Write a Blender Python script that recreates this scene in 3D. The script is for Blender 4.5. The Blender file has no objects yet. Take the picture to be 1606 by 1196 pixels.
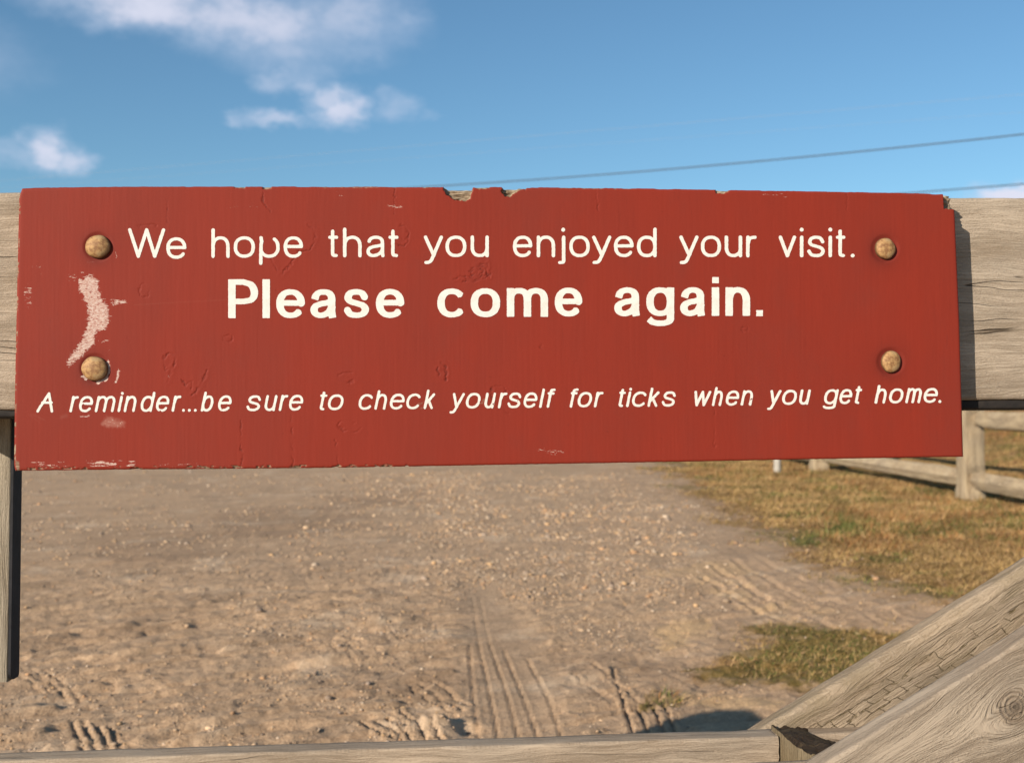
import bpy, math, random
import numpy as np
from mathutils import Matrix, Vector

rng = np.random.default_rng(7)
random.seed(7)
S = bpy.context.scene
COL = S.collection
R = math.radians

# ------------------------------------------------------------------ camera
CAM = np.array([0.0, 0.0, 1.0]); FPX = 1700.0; CX, CY = 803.0, 598.0; PITCH = R(0.57)
cam_d = bpy.data.cameras.new('camera'); cam = bpy.data.objects.new('camera', cam_d); COL.objects.link(cam)
cam.location = CAM; cam.rotation_euler = (R(90) + PITCH, 0, 0)
cam_d.sensor_width = 36; cam_d.lens = 36 * FPX / 1606
cam_d.clip_start = 0.05; cam_d.clip_end = 9000
cam_d.dof.use_dof = True; cam_d.dof.focus_distance = 1.385; cam_d.dof.aperture_fstop = 7.5
S.camera = cam

# ------------------------------------------------------------------ sky and sun
SUN_EL = 23.0; SUN_AZ = 42.0          # sun stands behind the viewer's left shoulder
w = bpy.data.worlds.new('World'); S.world = w; w.use_nodes = True
wt = w.node_tree; wt.nodes.clear()


class NG:
    """tiny helper for writing node trees as expressions"""
    def __init__(self, t): self.t = t
    def n(self, typ, **k):
        nd = self.t.nodes.new(typ)
        for a, b in k.items(): setattr(nd, a, b)
        return nd
    def put(self, sock, v):
        if isinstance(v, bpy.types.NodeSocket): self.t.links.new(v, sock)
        elif isinstance(v, (tuple, list)) and sock.type == 'RGBA': sock.default_value = (*v, 1) if len(v) == 3 else v
        else: sock.default_value = v
    def m(self, op, a, b=None, c=None, clamp=False):
        nd = self.n('ShaderNodeMath', operation=op, use_clamp=clamp)
        for i, v in enumerate((a, b, c)):
            if v is not None: self.put(nd.inputs[i], v)
        return nd.outputs[0]
    def ss(self, x, lo, hi, a=0.0, b=1.0):
        nd = self.n('ShaderNodeMapRange', interpolation_type='SMOOTHSTEP')
        for i, v in enumerate((x, lo, hi, a, b)): self.put(nd.inputs[i], v)
        return nd.outputs[0]
    def mix(self, f, a, b, blend='MIX'):
        nd = self.n('ShaderNodeMix', data_type='RGBA', blend_type=blend)
        self.put(nd.inputs[0], f); self.put(nd.inputs[6], a); self.put(nd.inputs[7], b)
        return nd.outputs[2]
    def noise(self, vec, scale, detail=4, rough=.55, dist=0.0):
        nd = self.n('ShaderNodeTexNoise'); self.put(nd.inputs['Vector'], vec)
        nd.inputs['Scale'].default_value = scale; nd.inputs['Detail'].default_value = detail
        nd.inputs['Roughness'].default_value = rough; nd.inputs['Distortion'].default_value = dist
        return nd.outputs[0]
    def xyz(self, x, y, z=0.0):
        nd = self.n('ShaderNodeCombineXYZ')
        for i, v in enumerate((x, y, z)): self.put(nd.inputs[i], v)
        return nd.outputs[0]
    def sep(self, v):
        nd = self.n('ShaderNodeSeparateXYZ'); self.put(nd.inputs[0], v); return nd.outputs
    def attr(self, name, out='Fac'):
        return self.n('ShaderNodeAttribute', attribute_name=name).outputs[out]
    def obj(self): return self.n('ShaderNodeTexCoord').outputs['Object']
    def finish(self, color, rough=.8, height=None, dist=.001, strength=1.0, spec=.3, metal=0.0):
        color = self.mix(1.0, color, (.835, .835, .835), 'MULTIPLY')
        p = self.n('ShaderNodeBsdfPrincipled'); o = self.n('ShaderNodeOutputMaterial')
        self.put(p.inputs['Base Color'], color); self.put(p.inputs['Roughness'], rough)
        p.inputs['Specular IOR Level'].default_value = spec; p.inputs['Metallic'].default_value = metal
        if height is not None:
            b = self.n('ShaderNodeBump'); b.inputs['Distance'].default_value = dist
            b.inputs['Strength'].default_value = strength
            self.put(b.inputs['Height'], height); self.t.links.new(b.outputs[0], p.inputs['Normal'])
        self.t.links.new(p.outputs[0], o.inputs[0])


g = NG(wt)
sky = g.n('ShaderNodeTexSky', sky_type='NISHITA', sun_disc=False)
sky.sun_elevation = R(SUN_EL); sky.sun_rotation = R(180 + SUN_AZ)
sky.air_density = 1.0; sky.dust_density = 0.5; sky.ozone_density = 2.5; sky.altitude = 0
dx, dy, dz = g.sep(g.n('ShaderNodeTexCoord').outputs['Generated'])
az = g.m('ARCTAN2', dx, dy); el = g.m('ARCSINE', dz)
# cirrus and small cumulus: soft patches broken up by noise, and thinner ones all round the sky
cl = None
warp = g.m('MULTIPLY', g.m('SUBTRACT', g.noise(g.xyz(az, g.m('MULTIPLY', el, 1.6), 3.3), 30, 5, .62), .5), .050)
warp2 = g.m('MULTIPLY', g.m('SUBTRACT', g.noise(g.xyz(az, g.m('MULTIPLY', el, 1.6), 9.3), 26, 5, .62), .5), .034)
azw = g.m('ADD', az, warp); elw = g.m('ADD', el, warp2)
for (px, py, ra, re, s) in ((240, 8, 200, 44, 1.1), (130, 4, 60, 26, .8), (390, 30, 170, 60, .95), (540, 20, 130, 60, .7), (480, 48, 130, 52, .55), (590, 30, 90, 46, .5), (440, 78, 110, 44, .62), (470, 108, 70, 34, .55), (520, 70, 110, 40, .5), (625, 30, 40, 30, .5),
                            (535, 170, 54, 36, 1.05), (510, 150, 38, 22, .8), (430, 186, 74, 15, .75), (378, 184, 28, 18, .6), (430, 124, 52, 22, .6), (478, 130, 40, 18, .65), (622, 168, 38, 24, .5), (600, 150, 22, 14, .4), (670, 178, 26, 8, .2),
                            (74, 234, 46, 36, 1.1), (108, 250, 40, 26, .9), (20, 240, 60, 20, .5), (62, 215, 20, 18, .5), (1606, 304, 78, 22, 1.9), (1640, 312, 90, 34, 1.5), (-250, 60, 240, 70, .7), (1900, 240, 160, 60, .8)):
    a0 = math.atan((px - CX) / FPX); e0 = math.atan((615 - py) / FPX * math.cos(a0))
    q = g.m('SQRT', g.m('ADD', g.m('POWER', g.m('DIVIDE', g.m('SUBTRACT', azw, a0), ra / FPX), 2.0),
                        g.m('POWER', g.m('DIVIDE', g.m('SUBTRACT', elw, e0), re / FPX), 2.0)))
    k = g.ss(q, .15, 1.22, s, 0.0)
    cl = k if cl is None else g.m('MAXIMUM', cl, k)
nz = g.noise(g.xyz(az, g.m('MULTIPLY', el, 1.5), 1.0), 22, 6, .6)
far = g.m('MAXIMUM', g.ss(g.m('ABSOLUTE', az), .62, 1.0), g.ss(el, .45, .8))
gen = g.m('MULTIPLY', g.ss(g.noise(g.xyz(dx, dy, g.m('MULTIPLY', dz, 2.2)), 2.6, 6, .55), .56, .74), g.m('MULTIPLY', far, .6))
den = g.m('MULTIPLY', g.m('MAXIMUM', g.m('MULTIPLY', cl, g.ss(nz, .22, .66, .50, 1.0)), gen), .80, clamp=True)
skyc = g.mix(1.0, sky.outputs[0], g.mix(g.ss(el, .03, .17), (.90, .93, 1.02), (.74, .975, 1.03)), 'MULTIPLY')
ccol = g.mix(g.ss(den, .25, .75), (4.7, 5.5, 7.0), (6.2, 6.35, 7.5))
colr = g.mix(den, skyc, ccol)
bg = g.n('ShaderNodeBackground'); g.put(bg.inputs[0], colr); bg.inputs[1].default_value = 0.0855
wo = g.n('ShaderNodeOutputWorld'); wt.links.new(bg.outputs[0], wo.inputs[0])

sun_d = bpy.data.lights.new('sun', 'SUN'); sun = bpy.data.objects.new('sun', sun_d); COL.objects.link(sun)
sun_d.energy = 5.0; sun_d.angle = R(0.53); sun_d.color = (1.0, .885, .745)
L = Vector((math.sin(R(SUN_AZ)) * math.cos(R(SUN_EL)), math.cos(R(SUN_AZ)) * math.cos(R(SUN_EL)), -math.sin(R(SUN_EL))))
sun.rotation_euler = L.to_track_quat('-Z', 'Y').to_euler()
S.view_settings.view_transform = 'Standard'; S.view_settings.look = 'None'
S.view_settings.gamma = 1; S.view_settings.exposure = 0.5; S.view_settings.use_curve_mapping = False

# ------------------------------------------------------------------ frames of reference
FW = np.array([0, math.cos(PITCH), math.sin(PITCH)]); UP = np.array([0, -math.sin(PITCH), math.cos(PITCH)]); RT = np.array([1., 0, 0])
yw, ln, ir = R(4.6118), R(2.856), R(0.5087)          # the gate's turn, lean and sag
_u = np.array([math.cos(yw), math.sin(yw), 0]); _n = np.array([math.sin(yw), -math.cos(yw), 0])
_v = np.array([0, 0, math.cos(ln)]) - _n * math.sin(ln)
GU = _u * math.cos(ir) + _v * math.sin(ir); GV = -_u * math.sin(ir) + _v * math.cos(ir); GN = np.cross(GU, GV)
GC = np.array([-.0098, 1.39, 1.085])
GATE = Matrix(((GU[0], GV[0], GN[0], GC[0]), (GU[1], GV[1], GN[1], GC[1]), (GU[2], GV[2], GN[2], GC[2]), (0, 0, 0, 1)))


def ray(px, py):
    px = np.asarray(px, float); py = np.asarray(py, float)
    return FW + RT * ((px - CX) / FPX)[..., None] + UP * ((CY - py) / FPX)[..., None]


def gate(px, py, n=0.0):
    """point of the gate's own plane (u right, v up) at depth n, in metres"""
    d = ray(px, py); t = ((GC + GN * n - CAM) @ GN) / (d @ GN)
    P = CAM + d * t[..., None] - GC
    return P @ GU, P @ GV


def ground(px, py, z=0.0):
    d = ray(px, py); t = (z - CAM[2]) / d[..., 2]
    return t * d[..., 0], t * d[..., 1]


def to_px(X, Y, Z):
    P = np.stack([X - CAM[0], Y - CAM[1], Z - CAM[2]], -1); z = P @ FW
    return CX + FPX * (P @ RT) / z, CY - FPX * (P @ UP) / z


# ------------------------------------------------------------------ numpy noise and drawing helpers
def vnoise(x, y, seed=0):
    r = np.random.default_rng(seed).random((256, 256))
    xi = np.floor(x).astype(int); yi = np.floor(y).astype(int); fx = x - xi; fy = y - yi
    fx = fx * fx * (3 - 2 * fx); fy = fy * fy * (3 - 2 * fy)
    a = r[xi % 256, yi % 256]; b = r[(xi + 1) % 256, yi % 256]; c = r[xi % 256, (yi + 1) % 256]; d = r[(xi + 1) % 256, (yi + 1) % 256]
    return (a * (1 - fx) + b * fx) * (1 - fy) + (c * (1 - fx) + d * fx) * fy


def fbm(x, y, seed=0, octv=4, rough=.5):
    s = 0; a = 1; t = 0
    for i in range(octv):
        s = s + a * vnoise(x * 2 ** i + 17.3 * i, y * 2 ** i + 5.1 * i, seed + i); t += a; a *= rough
    return s / t


def sstep(x, lo, hi):
    t = np.clip((x - lo) / (hi - lo), 0, 1); return t * t * (3 - 2 * t)


def seg_dist(x, y, pts, closed=False):
    d = np.full(x.shape, 1e9); P = list(pts) + ([pts[0]] if closed else [])
    if len(P) == 1: return np.hypot(x - P[0][0], y - P[0][1])
    for (ax, ay), (bx, by) in zip(P[:-1], P[1:]):
        vx, vy = bx - ax, by - ay; L2 = vx * vx + vy * vy + 1e-12
        t = np.clip(((x - ax) * vx + (y - ay) * vy) / L2, 0, 1)
        d = np.minimum(d, np.hypot(x - ax - t * vx, y - ay - t * vy))
    return d


def poly_sdf(x, y, pts):
    """distance to a polygon's outline, negative inside"""
    d = seg_dist(x, y, pts, True); ins = np.zeros(x.shape, bool)
    for (ax, ay), (bx, by) in zip(pts, pts[1:] + pts[:1]):
        c = ((ay > y) != (by > y))
        with np.errstate(all='ignore'):
            c &= x < (bx - ax) * (y - ay) / (by - ay + 1e-12) + ax
        ins ^= c
    return np.where(ins, -d, d)


def mesh_np(name, V, F, mat=None, smooth=False, attrs=None, cols=None):
    me = bpy.data.meshes.new(name); V = np.asarray(V, np.float32); F = np.asarray(F, np.int32)
    k = F.shape[1]
    me.vertices.add(len(V)); me.vertices.foreach_set('co', V.ravel())
    me.loops.add(F.size); me.loops.foreach_set('vertex_index', F.ravel())
    me.polygons.add(len(F)); me.polygons.foreach_set('loop_start', np.arange(0, F.size, k, dtype=np.int32))
    me.update(calc_edges=True)
    if smooth: me.polygons.foreach_set('use_smooth', np.ones(len(F), bool))
    for a, v in (attrs or {}).items():
        at = me.attributes.new(a, 'FLOAT', 'POINT'); at.data.foreach_set('value', np.asarray(v, np.float32).ravel())
    for a, v in (cols or {}).items():
        at = me.attributes.new(a, 'FLOAT_COLOR', 'POINT')
        c = np.ones((len(V), 4), np.float32); c[:, :3] = v; at.data.foreach_set('color', c.ravel())
    if mat: me.materials.append(mat)
    return me


def link(name, me, parent=None, mw=None, **tags):
    o = bpy.data.objects.new(name, me); COL.objects.link(o)
    if parent is not None: o.parent = parent
    if mw is not None: o.matrix_local = mw
    for k, v in tags.items(): o[k] = v
    return o


def grid_faces(nx, ny, off=0):
    i = np.arange(nx - 1)[None, :] + np.arange(ny - 1)[:, None] * nx + off
    return np.stack([i, i + 1, i + 1 + nx, i + nx], -1).reshape(-1, 4)


# ------------------------------------------------------------------ materials
def new_mat(name):
    m = bpy.data.materials.new(name); m.use_nodes = True; m.node_tree.nodes.clear(); return m, NG(m.node_tree)


def wood(name, light=(0.376, 0.300, 0.216), dark=(0.188, 0.136, 0.088), knots=(), checks=0.0, cracks=.5, rough_relief=1.0, seed=0.0, moss=0.0, fine=1.0, ringfreq=0, line=.42, soft=.75):
    """weathered timber; the grain runs along the object's own x and swirls round its knots"""
    m, g = new_mat(name)
    x, y, z = g.sep(g.obj())
    big = g.noise(g.xyz(g.m('MULTIPLY', x, 2.2), g.m('MULTIPLY', y, 7.0), g.m('ADD', z, seed)), 1.6, 3, .5)
    yy = g.m('ADD', g.m('ADD', y, g.m('MULTIPLY', z, .8)), g.m('MULTIPLY', g.m('SUBTRACT', big, .5), .05))
    kfac = None; kr = None
    for (kx, ky, kr0) in knots:
        dx_ = g.m('MULTIPLY', g.m('SUBTRACT', x, kx), .62); dy_ = g.m('SUBTRACT', y, ky)
        r2 = g.m('ADD', g.m('POWER', dx_, 2.0), g.m('POWER', dy_, 2.0))
        # grain lines flow round the knot like water round a stone
        yy = g.m('SUBTRACT', yy, g.m('DIVIDE', g.m('MULTIPLY', dy_, kr0 * kr0 * 3.2), g.m('ADD', r2, kr0 * kr0 * 1.1)))
        rr = g.m('SQRT', g.m('ADD', g.m('POWER', g.m('SUBTRACT', x, kx), 2.0), g.m('POWER', dy_, 2.0)))
        f = g.ss(rr, kr0 * .85, kr0 * 1.25, 1.0, 0.0)
        kfac = f if kfac is None else g.m('MAXIMUM', kfac, f)
        kr = rr if kr is None else g.m('MINIMUM', kr, rr)
    P = g.xyz(x, yy, g.m('ADD', z, seed))
    def st(sx, sy, d=4, r=.6):
        return g.noise(g.xyz(g.m('MULTIPLY', x, sx), g.m('MULTIPLY', yy, sy), seed), 1.0, d, r)
    s1 = st(3.0, 48); s2 = st(7, 230 * fine, 3, .7); s3 = st(20, 560 * fine, 2, .7)
    bands = g.m('SINE', g.m('ADD', g.m('MULTIPLY', yy, ringfreq or 260.0), g.m('MULTIPLY', s1, 16.0)))
    bands = g.m('MULTIPLY_ADD', bands, .5, .5)
    s4 = g.noise(g.xyz(g.m('MULTIPLY', x, 260), g.m('MULTIPLY', yy, 700), seed), 1.0, 3, .7)
    wide = st(4.0, 26, 4, .65)
    tone = g.m('ADD', g.m('MULTIPLY', g.m('SUBTRACT', wide, .5), soft), g.m('MULTIPLY', g.m('SUBTRACT', s2, .5), line))
    tone = g.m('ADD', tone, g.m('MULTIPLY', g.m('SUBTRACT', s3, .5), .50))
    tone = g.m('ADD', tone, g.m('MULTIPLY', g.m('SUBTRACT', s4, .5), .42))
    tone = g.ss(tone, -.27, .20)
    rid = g.m('ABSOLUTE', g.m('SUBTRACT', st(1.3, 30, 2, .5), .5))
    crk = g.m('MULTIPLY', g.ss(rid, .001, .007, 1.0, 0.0), g.ss(g.noise(g.xyz(g.m('MULTIPLY', x, 5), g.m('MULTIPLY', y, 9), seed + 4), 1.0, 2), .50, .58))
    crk = g.m('MULTIPLY', crk, cracks)
    h = g.m('ADD', g.m('MULTIPLY', tone, .55), g.m('ADD', g.m('MULTIPLY', s3, .25), g.m('MULTIPLY', s4, .2)))
    ck = None
    if checks:
        # the face has broken into little blocks: ragged splits with the grain, short fine ones straight across it
        wv = g.noise(g.xyz(g.m('MULTIPLY', x, 9), g.m('MULTIPLY', y, 50), 2.0), 1.0, 4, .65); wv2 = g.noise(g.xyz(g.m('MULTIPLY', x, 60), g.m('MULTIPLY', y, 60), 5.0), 1.0, 3)
        ry = g.m('ADD', g.m('MULTIPLY', yy, 88), g.m('MULTIPLY', g.m('SUBTRACT', wv, .5), 2.6))
        row = g.m('FLOOR', ry); fr = g.m('FRACT', ry)
        wn = g.n('ShaderNodeTexWhiteNoise', noise_dimensions='1D'); g.put(wn.inputs['W'], row)
        rx = g.m('ADD', g.m('ADD', g.m('MULTIPLY', x, 34), g.m('MULTIPLY', g.m('FLOOR', g.m('MULTIPLY', wn.outputs[0], 2.99)), .37)), g.m('MULTIPLY', g.m('SUBTRACT', wv2, .5), .22))
        rx = g.m('ADD', rx, g.m('MULTIPLY', fr, .22))
        wn2 = g.n('ShaderNodeTexWhiteNoise', noise_dimensions='2D'); g.put(wn2.inputs['Vector'], g.xyz(g.m('FLOOR', g.m('ADD', rx, .5)), row, 0))
        dxl = g.m('ABSOLUTE', g.m('SUBTRACT', g.m('FRACT', g.m('ADD', rx, .5)), .5))
        cross = g.m('MULTIPLY', g.ss(dxl, .006, .034, 1.0, 0.0), g.ss(wn2.outputs[0], .52, .56))
        dyl = g.m('ABSOLUTE', g.m('SUBTRACT', fr, .5))
        along = g.m('MULTIPLY', g.ss(dyl, .40, .49), g.ss(g.noise(g.xyz(g.m('MULTIPLY', x, 18), row, 1.0), 1.0, 4, .7), .44, .54))
        inner = g.ss(y, .150, .172, 1.0, 0.0)
        region = g.ss(g.noise(g.xyz(g.m('MULTIPLY', x, 7), g.m('MULTIPLY', y, 16), seed + 8), 1.0, 3), .28, .38)
        ck = g.m('MULTIPLY', g.m('MULTIPLY', g.m('MULTIPLY', g.m('MAXIMUM', g.m('MULTIPLY', cross, .75), along), region), inner), checks)
        blk = g.n('ShaderNodeTexWhiteNoise', noise_dimensions='2D'); g.put(blk.inputs['Vector'], g.xyz(g.m('FLOOR', rx), row, 0))
        tone = g.m('ADD', tone, g.m('MULTIPLY', g.m('SUBTRACT', blk.outputs[0], .5), .22)); h = g.m('ADD', h, g.m('MULTIPLY', blk.outputs[0], .3))
    col = g.mix(tone, dark, light)
    if kfac is not None:
        rings = g.m('MULTIPLY_ADD', g.m('SINE', g.m('ADD', g.m('MULTIPLY', g.m('POWER', kr, .8), 560.0), g.m('MULTIPLY', g.noise(g.xyz(g.m('MULTIPLY', x, 60), g.m('MULTIPLY', y, 60), 3.0), 1.0, 3), 4.0))), .5, .5)
        kc = g.mix(rings, (.17, .12, .08), (.28, .215, .15)); kc = g.mix(g.ss(kr, .004, .012, .6, 0.0), kc, (.09, .06, .04))
        kc = g.mix(g.ss(kr, .0015, .004, 1.0, 0.0), kc, (.035, .022, .014))
        col = g.mix(g.m('MULTIPLY', kfac, .7), col, kc)
        h = g.m('ADD', h, g.m('MULTIPLY', g.m('MULTIPLY', rings, kfac), .5))
    if moss:
        mo = g.m('MULTIPLY', g.ss(g.noise(g.xyz(g.m('MULTIPLY', x, 9), g.m('MULTIPLY', yy, 42), seed + 2), 1.0, 5, .65), .50, .62), moss)
        col = g.mix(mo, col, (.19, .145, .080)); h = g.m('SUBTRACT', h, g.m('MULTIPLY', mo, .5))
    bl = g.noise(g.xyz(g.m('MULTIPLY', x, 6), g.m('MULTIPLY', y, 14), seed + 6), 1.0, 4)
    col = g.mix(g.ss(bl, .35, .7, .0, .28), col, (.29, .25, .20))
    if ck is not None: col = g.mix(ck, col, (.155, .115, .060)); h = g.m('SUBTRACT', h, g.m('MULTIPLY', ck, .9))
    col = g.mix(crk, col, (.050, .034, .020))
    h = g.m('SUBTRACT', h, g.m('MULTIPLY', crk, 1.4))
    g.finish(col, .86, h, .0016 * rough_relief, 1.0, .2)
    return m


W_RAIL = wood('weathered_rail', light=(.485, .395, .30), dark=(.25, .19, .13), seed=1.0, cracks=.9)
W_LOW = wood('weathered_low_rail', light=(.45, .355, .26), dark=(.23, .17, .115), seed=5.0, cracks=.7)
W_BR1 = wood('checked_brace', light=(.46, .36, .255), dark=(.22, .16, .10), checks=1.0, moss=.4, cracks=.3, seed=9.0, rough_relief=1.7)
W_VERT = wood('weathered_upright', light=(.42, .36, .27), dark=(.20, .16, .11), seed=13.0)
W_FENCE = wood('grey_fence_timber', light=(.50, .39, .25), dark=(.25, .18, .11), seed=17.0, fine=.4, rough_relief=3)
W_POLE = wood('pole_timber', light=(0.160, 0.128, 0.096), dark=(0.072, 0.056, 0.040), seed=21.0, fine=.3)


def m_sign():
    m, g = new_mat('red_sign_paint')
    x, y, z = g.sep(g.obj())
    v1 = g.noise(g.xyz(g.m('MULTIPLY', x, 160), g.m('MULTIPLY', y, 9), 0.0), 1.0, 4, .65)      # fine upright brush and grain marks
    v2 = g.noise(g.xyz(g.m('MULTIPLY', x, 14), g.m('MULTIPLY', y, 5), 4.0), 1.0, 4, .6)
    v3 = g.noise(g.obj(), 700, 3, .6)
    hz = g.noise(g.xyz(g.m('MULTIPLY', x, 20), g.m('MULTIPLY', y, 420), 2.0), 1.0, 2, .6)
    red = g.mix(g.ss(v1, .3, .7), (.218, .0226, .0108), (.228, .0240, .0116))
    red = g.mix(g.ss(v2, .35, .68, 0, .45), red, (.180, .0235, .0135))
    red = g.mix(g.ss(g.noise(g.xyz(g.m('MULTIPLY', x, 5), g.m('MULTIPLY', y, 3.5), 14.0), 1.0, 5, .7), .48, .66, 0, .30), red, (.165, .030, .020))
    red = g.mix(g.ss(g.noise(g.xyz(g.m('MULTIPLY', x, 220), g.m('MULTIPLY', y, 16), 24.0), 1.0, 4, .75), .60, .72, 0, .30), red, (.130, .018, .011))
    red = g.mix(g.ss(v3, .35, .7, 0, .16), red, (.28, .035, .018))
    red = g.mix(g.m('MULTIPLY', g.attr('stain'), .75), red, (.105, .017, .012))
    sp = g.noise(g.xyz(g.m('MULTIPLY', x, 210), g.m('MULTIPLY', y, 760), 6.0), 1.0, 4, .75)
    sc = g.attr('scuff')
    f = g.ss(g.m('ADD', sc, g.m('MULTIPLY', g.m('SUBTRACT', sp, .5), 2.1)), .50, .60)
    f = g.m('MULTIPLY', f, g.ss(sc, .01, .06))
    scol = g.mix(g.ss(g.noise(g.obj(), 300, 3), .4, .65), (.52, .34, .28), (.62, .50, .43))
    c = g.mix(g.m('MULTIPLY', f, .88), red, scol)
    # a faint milky smear under the rubbed places
    c = g.mix(g.m('MULTIPLY', g.attr('smear'), .42), c, (.48, .26, .20))
    bw = g.noise(g.xyz(g.m('MULTIPLY', x, 90), g.m('MULTIPLY', y, 600), 1.0), 1.0, 4, .7)
    wd = g.mix(g.ss(bw, .38, .62), (.15, .10, .06), (.40, .32, .22))
    c = g.mix(g.attr('bare'), c, wd)
    c = g.mix(g.m('MULTIPLY', g.attr('crack'), .92), c, (.085, .014, .010))
    h = g.m('ADD', g.m('MULTIPLY', v1, .5), g.m('ADD', g.m('MULTIPLY', v3, .22), g.m('MULTIPLY', hz, .2)))
    h = g.m('SUBTRACT', h, g.m('MULTIPLY', f, .25))
    h = g.m('ADD', h, g.m('MULTIPLY', g.m('MULTIPLY', g.attr('bare'), bw), 3.0))
    g.finish(c, g.ss(g.attr('bare'), 0, 1, .66, .9), h, .00016, .7, .16)
    return m


def m_letter():
    m, g = new_mat('cream_lettering')
    c = g.mix(g.ss(g.noise(g.obj(), 60, 4), .3, .7), (.74, .72, .665), (.69, .66, .60))
    c = g.mix(g.ss(g.noise(g.obj(), 420, 3, .7), .58, .74, 0, .7), c, (.55, .40, .33))
    c = g.mix(g.ss(g.noise(g.obj(), 130, 4, .7), .50, .72, 0, .35), c, (.55, .50, .42))
    g.finish(c, .6, g.noise(g.obj(), 500, 3), .0002, .7, .25)
    return m


def m_rust():
    m, g = new_mat('rusty_bolt')
    n1 = g.noise(g.obj(), 170, 5, .7); n2 = g.noise(g.obj(), 60, 3); n3 = g.noise(g.obj(), 600, 3, .7)
    c = g.mix(g.ss(n1, .36, .62), (.24, .115, .045), (.44, .26, .105))
    c = g.mix(g.ss(n2, .50, .66, 0, .7), c, (.42, .29, .15))
    c = g.mix(g.ss(n3, .58, .70, 0, .5), c, (.10, .05, .025)
)
    rim = g.attr('rim'); c = g.mix(g.m('MULTIPLY', rim, .75), c, (.075, .030, .014))
    g.finish(c, .64, g.m('ADD', n1, g.m('MULTIPLY', n3, .6)), .0005, .8, .38, .12)
    return m


def m_flat(name, a, b, scale=40, rough=.7, dist=.0008):
    m, g = new_mat(name); n = g.noise(g.obj(), scale, 4, .6)
    g.finish(g.mix(g.ss(n, .3, .7), a, b), rough, n, dist); return m


M_SIGN = m_sign(); M_LET = m_letter(); M_RUST = m_rust()
M_EDGE_SHADE = m_flat('edge_shade_black', (.012, .012, .014), (.022, .021, .024), 60, .75)
M_WIRE = m_flat('dark_cable', (.055, .075, .105), (.07, .09, .12), 5, .6)
M_WIRE2 = m_flat('bright_wire', (.28, .32, .36), (.36, .38, .40), 5, .5)
M_STAKE = m_flat('white_stake', (.36, .33, .28), (.46, .42, .36), 20, .7)
M_CER = m_flat('insulator_glaze', (.20, .19, .18), (.28, .26, .25), 20, .3)


def m_ground():
    m, g = new_mat('sandy_ground'); P = g.obj(); x, y, z = g.sep(P)
    n1 = g.noise(P, 1.3, 5, .6); n2 = g.noise(P, 16, 5, .7); n3 = g.noise(P, 95, 4, .75); n4 = g.noise(P, 260, 3, .7)
    ca, sa = math.cos(R(35)), math.sin(R(35))
    al = g.m('ADD', g.m('MULTIPLY', x, ca), g.m('MULTIPLY', y, sa)); ac = g.m('SUBTRACT', g.m('MULTIPLY', y, ca), g.m('MULTIPLY', x, sa))
    stv = g.noise(g.xyz(g.m('MULTIPLY', al, .9), g.m('MULTIPLY', ac, 5.5), 0.0), 1.0, 5, .6)
    sand = g.mix(g.ss(n2, .32, .66), (.52, .375, .255), (.70, .53, .375))
    sand = g.mix(g.ss(n1, .35, .65, .0, .45), sand, (.62, .475, .345))
    sand = g.mix(g.ss(stv, .45, .64, 0, .60), sand, (.36, .265, .185))
    st2 = g.noise(g.xyz(g.m('MULTIPLY', al, 3.2), g.m('MULTIPLY', ac, 26), 7.0), 1.0, 5, .65)
    sand = g.mix(g.ss(st2, .52, .68, 0, .75), sand, (.30, .215, .145))
    sand = g.mix(g.ss(st2, .30, .42, .4, 0), sand, (.78, .60, .43))
    sand = g.mix(g.m('MULTIPLY', g.ss(stv, .30, .42, 1, 0), .4), sand, (.74, .57, .40))
    grit = g.mix(g.ss(n3, .38, .62), (.34, .25, .17), (.74, .58, .42))
    gm = g.attr('gravel')
    c = g.mix(g.m('MULTIPLY', g.m('ADD', .34, g.m('MULTIPLY', gm, .5)), 1.0), sand, grit)
    c = g.mix(g.ss(n4, .60, .72, 0, .5), c, (.80, .66, .50))
    c = g.mix(g.ss(n4, .27, .38, .5, 0), c, (.25, .18, .12))
    c = g.mix(g.m('MULTIPLY', g.attr('dark'), .5), c, (.27, .19, .13))
    c = g.mix(g.m('MULTIPLY', g.attr('straw'), g.ss(n3, .35, .6, .2, .9)), c, (.74, .55, .32))
    c = g.mix(1.0, c, (.90, .80, .70), 'MULTIPLY')
    c = g.mix(g.ss(g.noise(P, 2.6, 5, .7), .50, .66, 0, .45), c, (.30, .21, .135))
    c = g.mix(g.ss(g.noise(P, 2.1, 5, .65), .54, .68, 0, .40), c, (.72, .56, .40))
    gn = g.noise(P, 5.5, 5, .65); gn2 = g.noise(P, 30, 4, .7)
    olive = g.mix(g.ss(gn2, .35, .65), (.27, .20, .085), (.50, .37, .18))
    rust = g.mix(g.ss(gn2, .35, .65), (.30, .165, .075), (.50, .32, .16))
    green = g.mix(g.ss(gn2, .35, .65), (.11, .16, .05), (.24, .26, .10))
    gc = g.mix(g.attr('rust'), olive, rust); gc = g.mix(g.attr('green'), gc, green)
    gc = g.mix(g.ss(gn, .54, .70, 0, .7), gc, (.62, .46, .30))
    gc = g.mix(1.0, gc, (.70, .54, .42), 'MULTIPLY')
    gc = g.mix(g.ss(gn2, .30, .44, .6, 0), gc, (.09, .065, .03))
    gf = g.ss(g.m('ADD', g.attr('grass'), g.m('MULTIPLY', g.m('SUBTRACT', g.noise(P, 9, 6, .75), .5), 1.5)), .25, .80)
    c = g.mix(gf, c, gc)
    h = g.m('ADD', g.m('MULTIPLY', n2, 1.0), g.m('ADD', g.m('MULTIPLY', n3, .55), g.m('MULTIPLY', n4, .2)))
    g.finish(c, .95, h, .011, .85, .1)
    return m


M_GROUND = m_ground()


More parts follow.
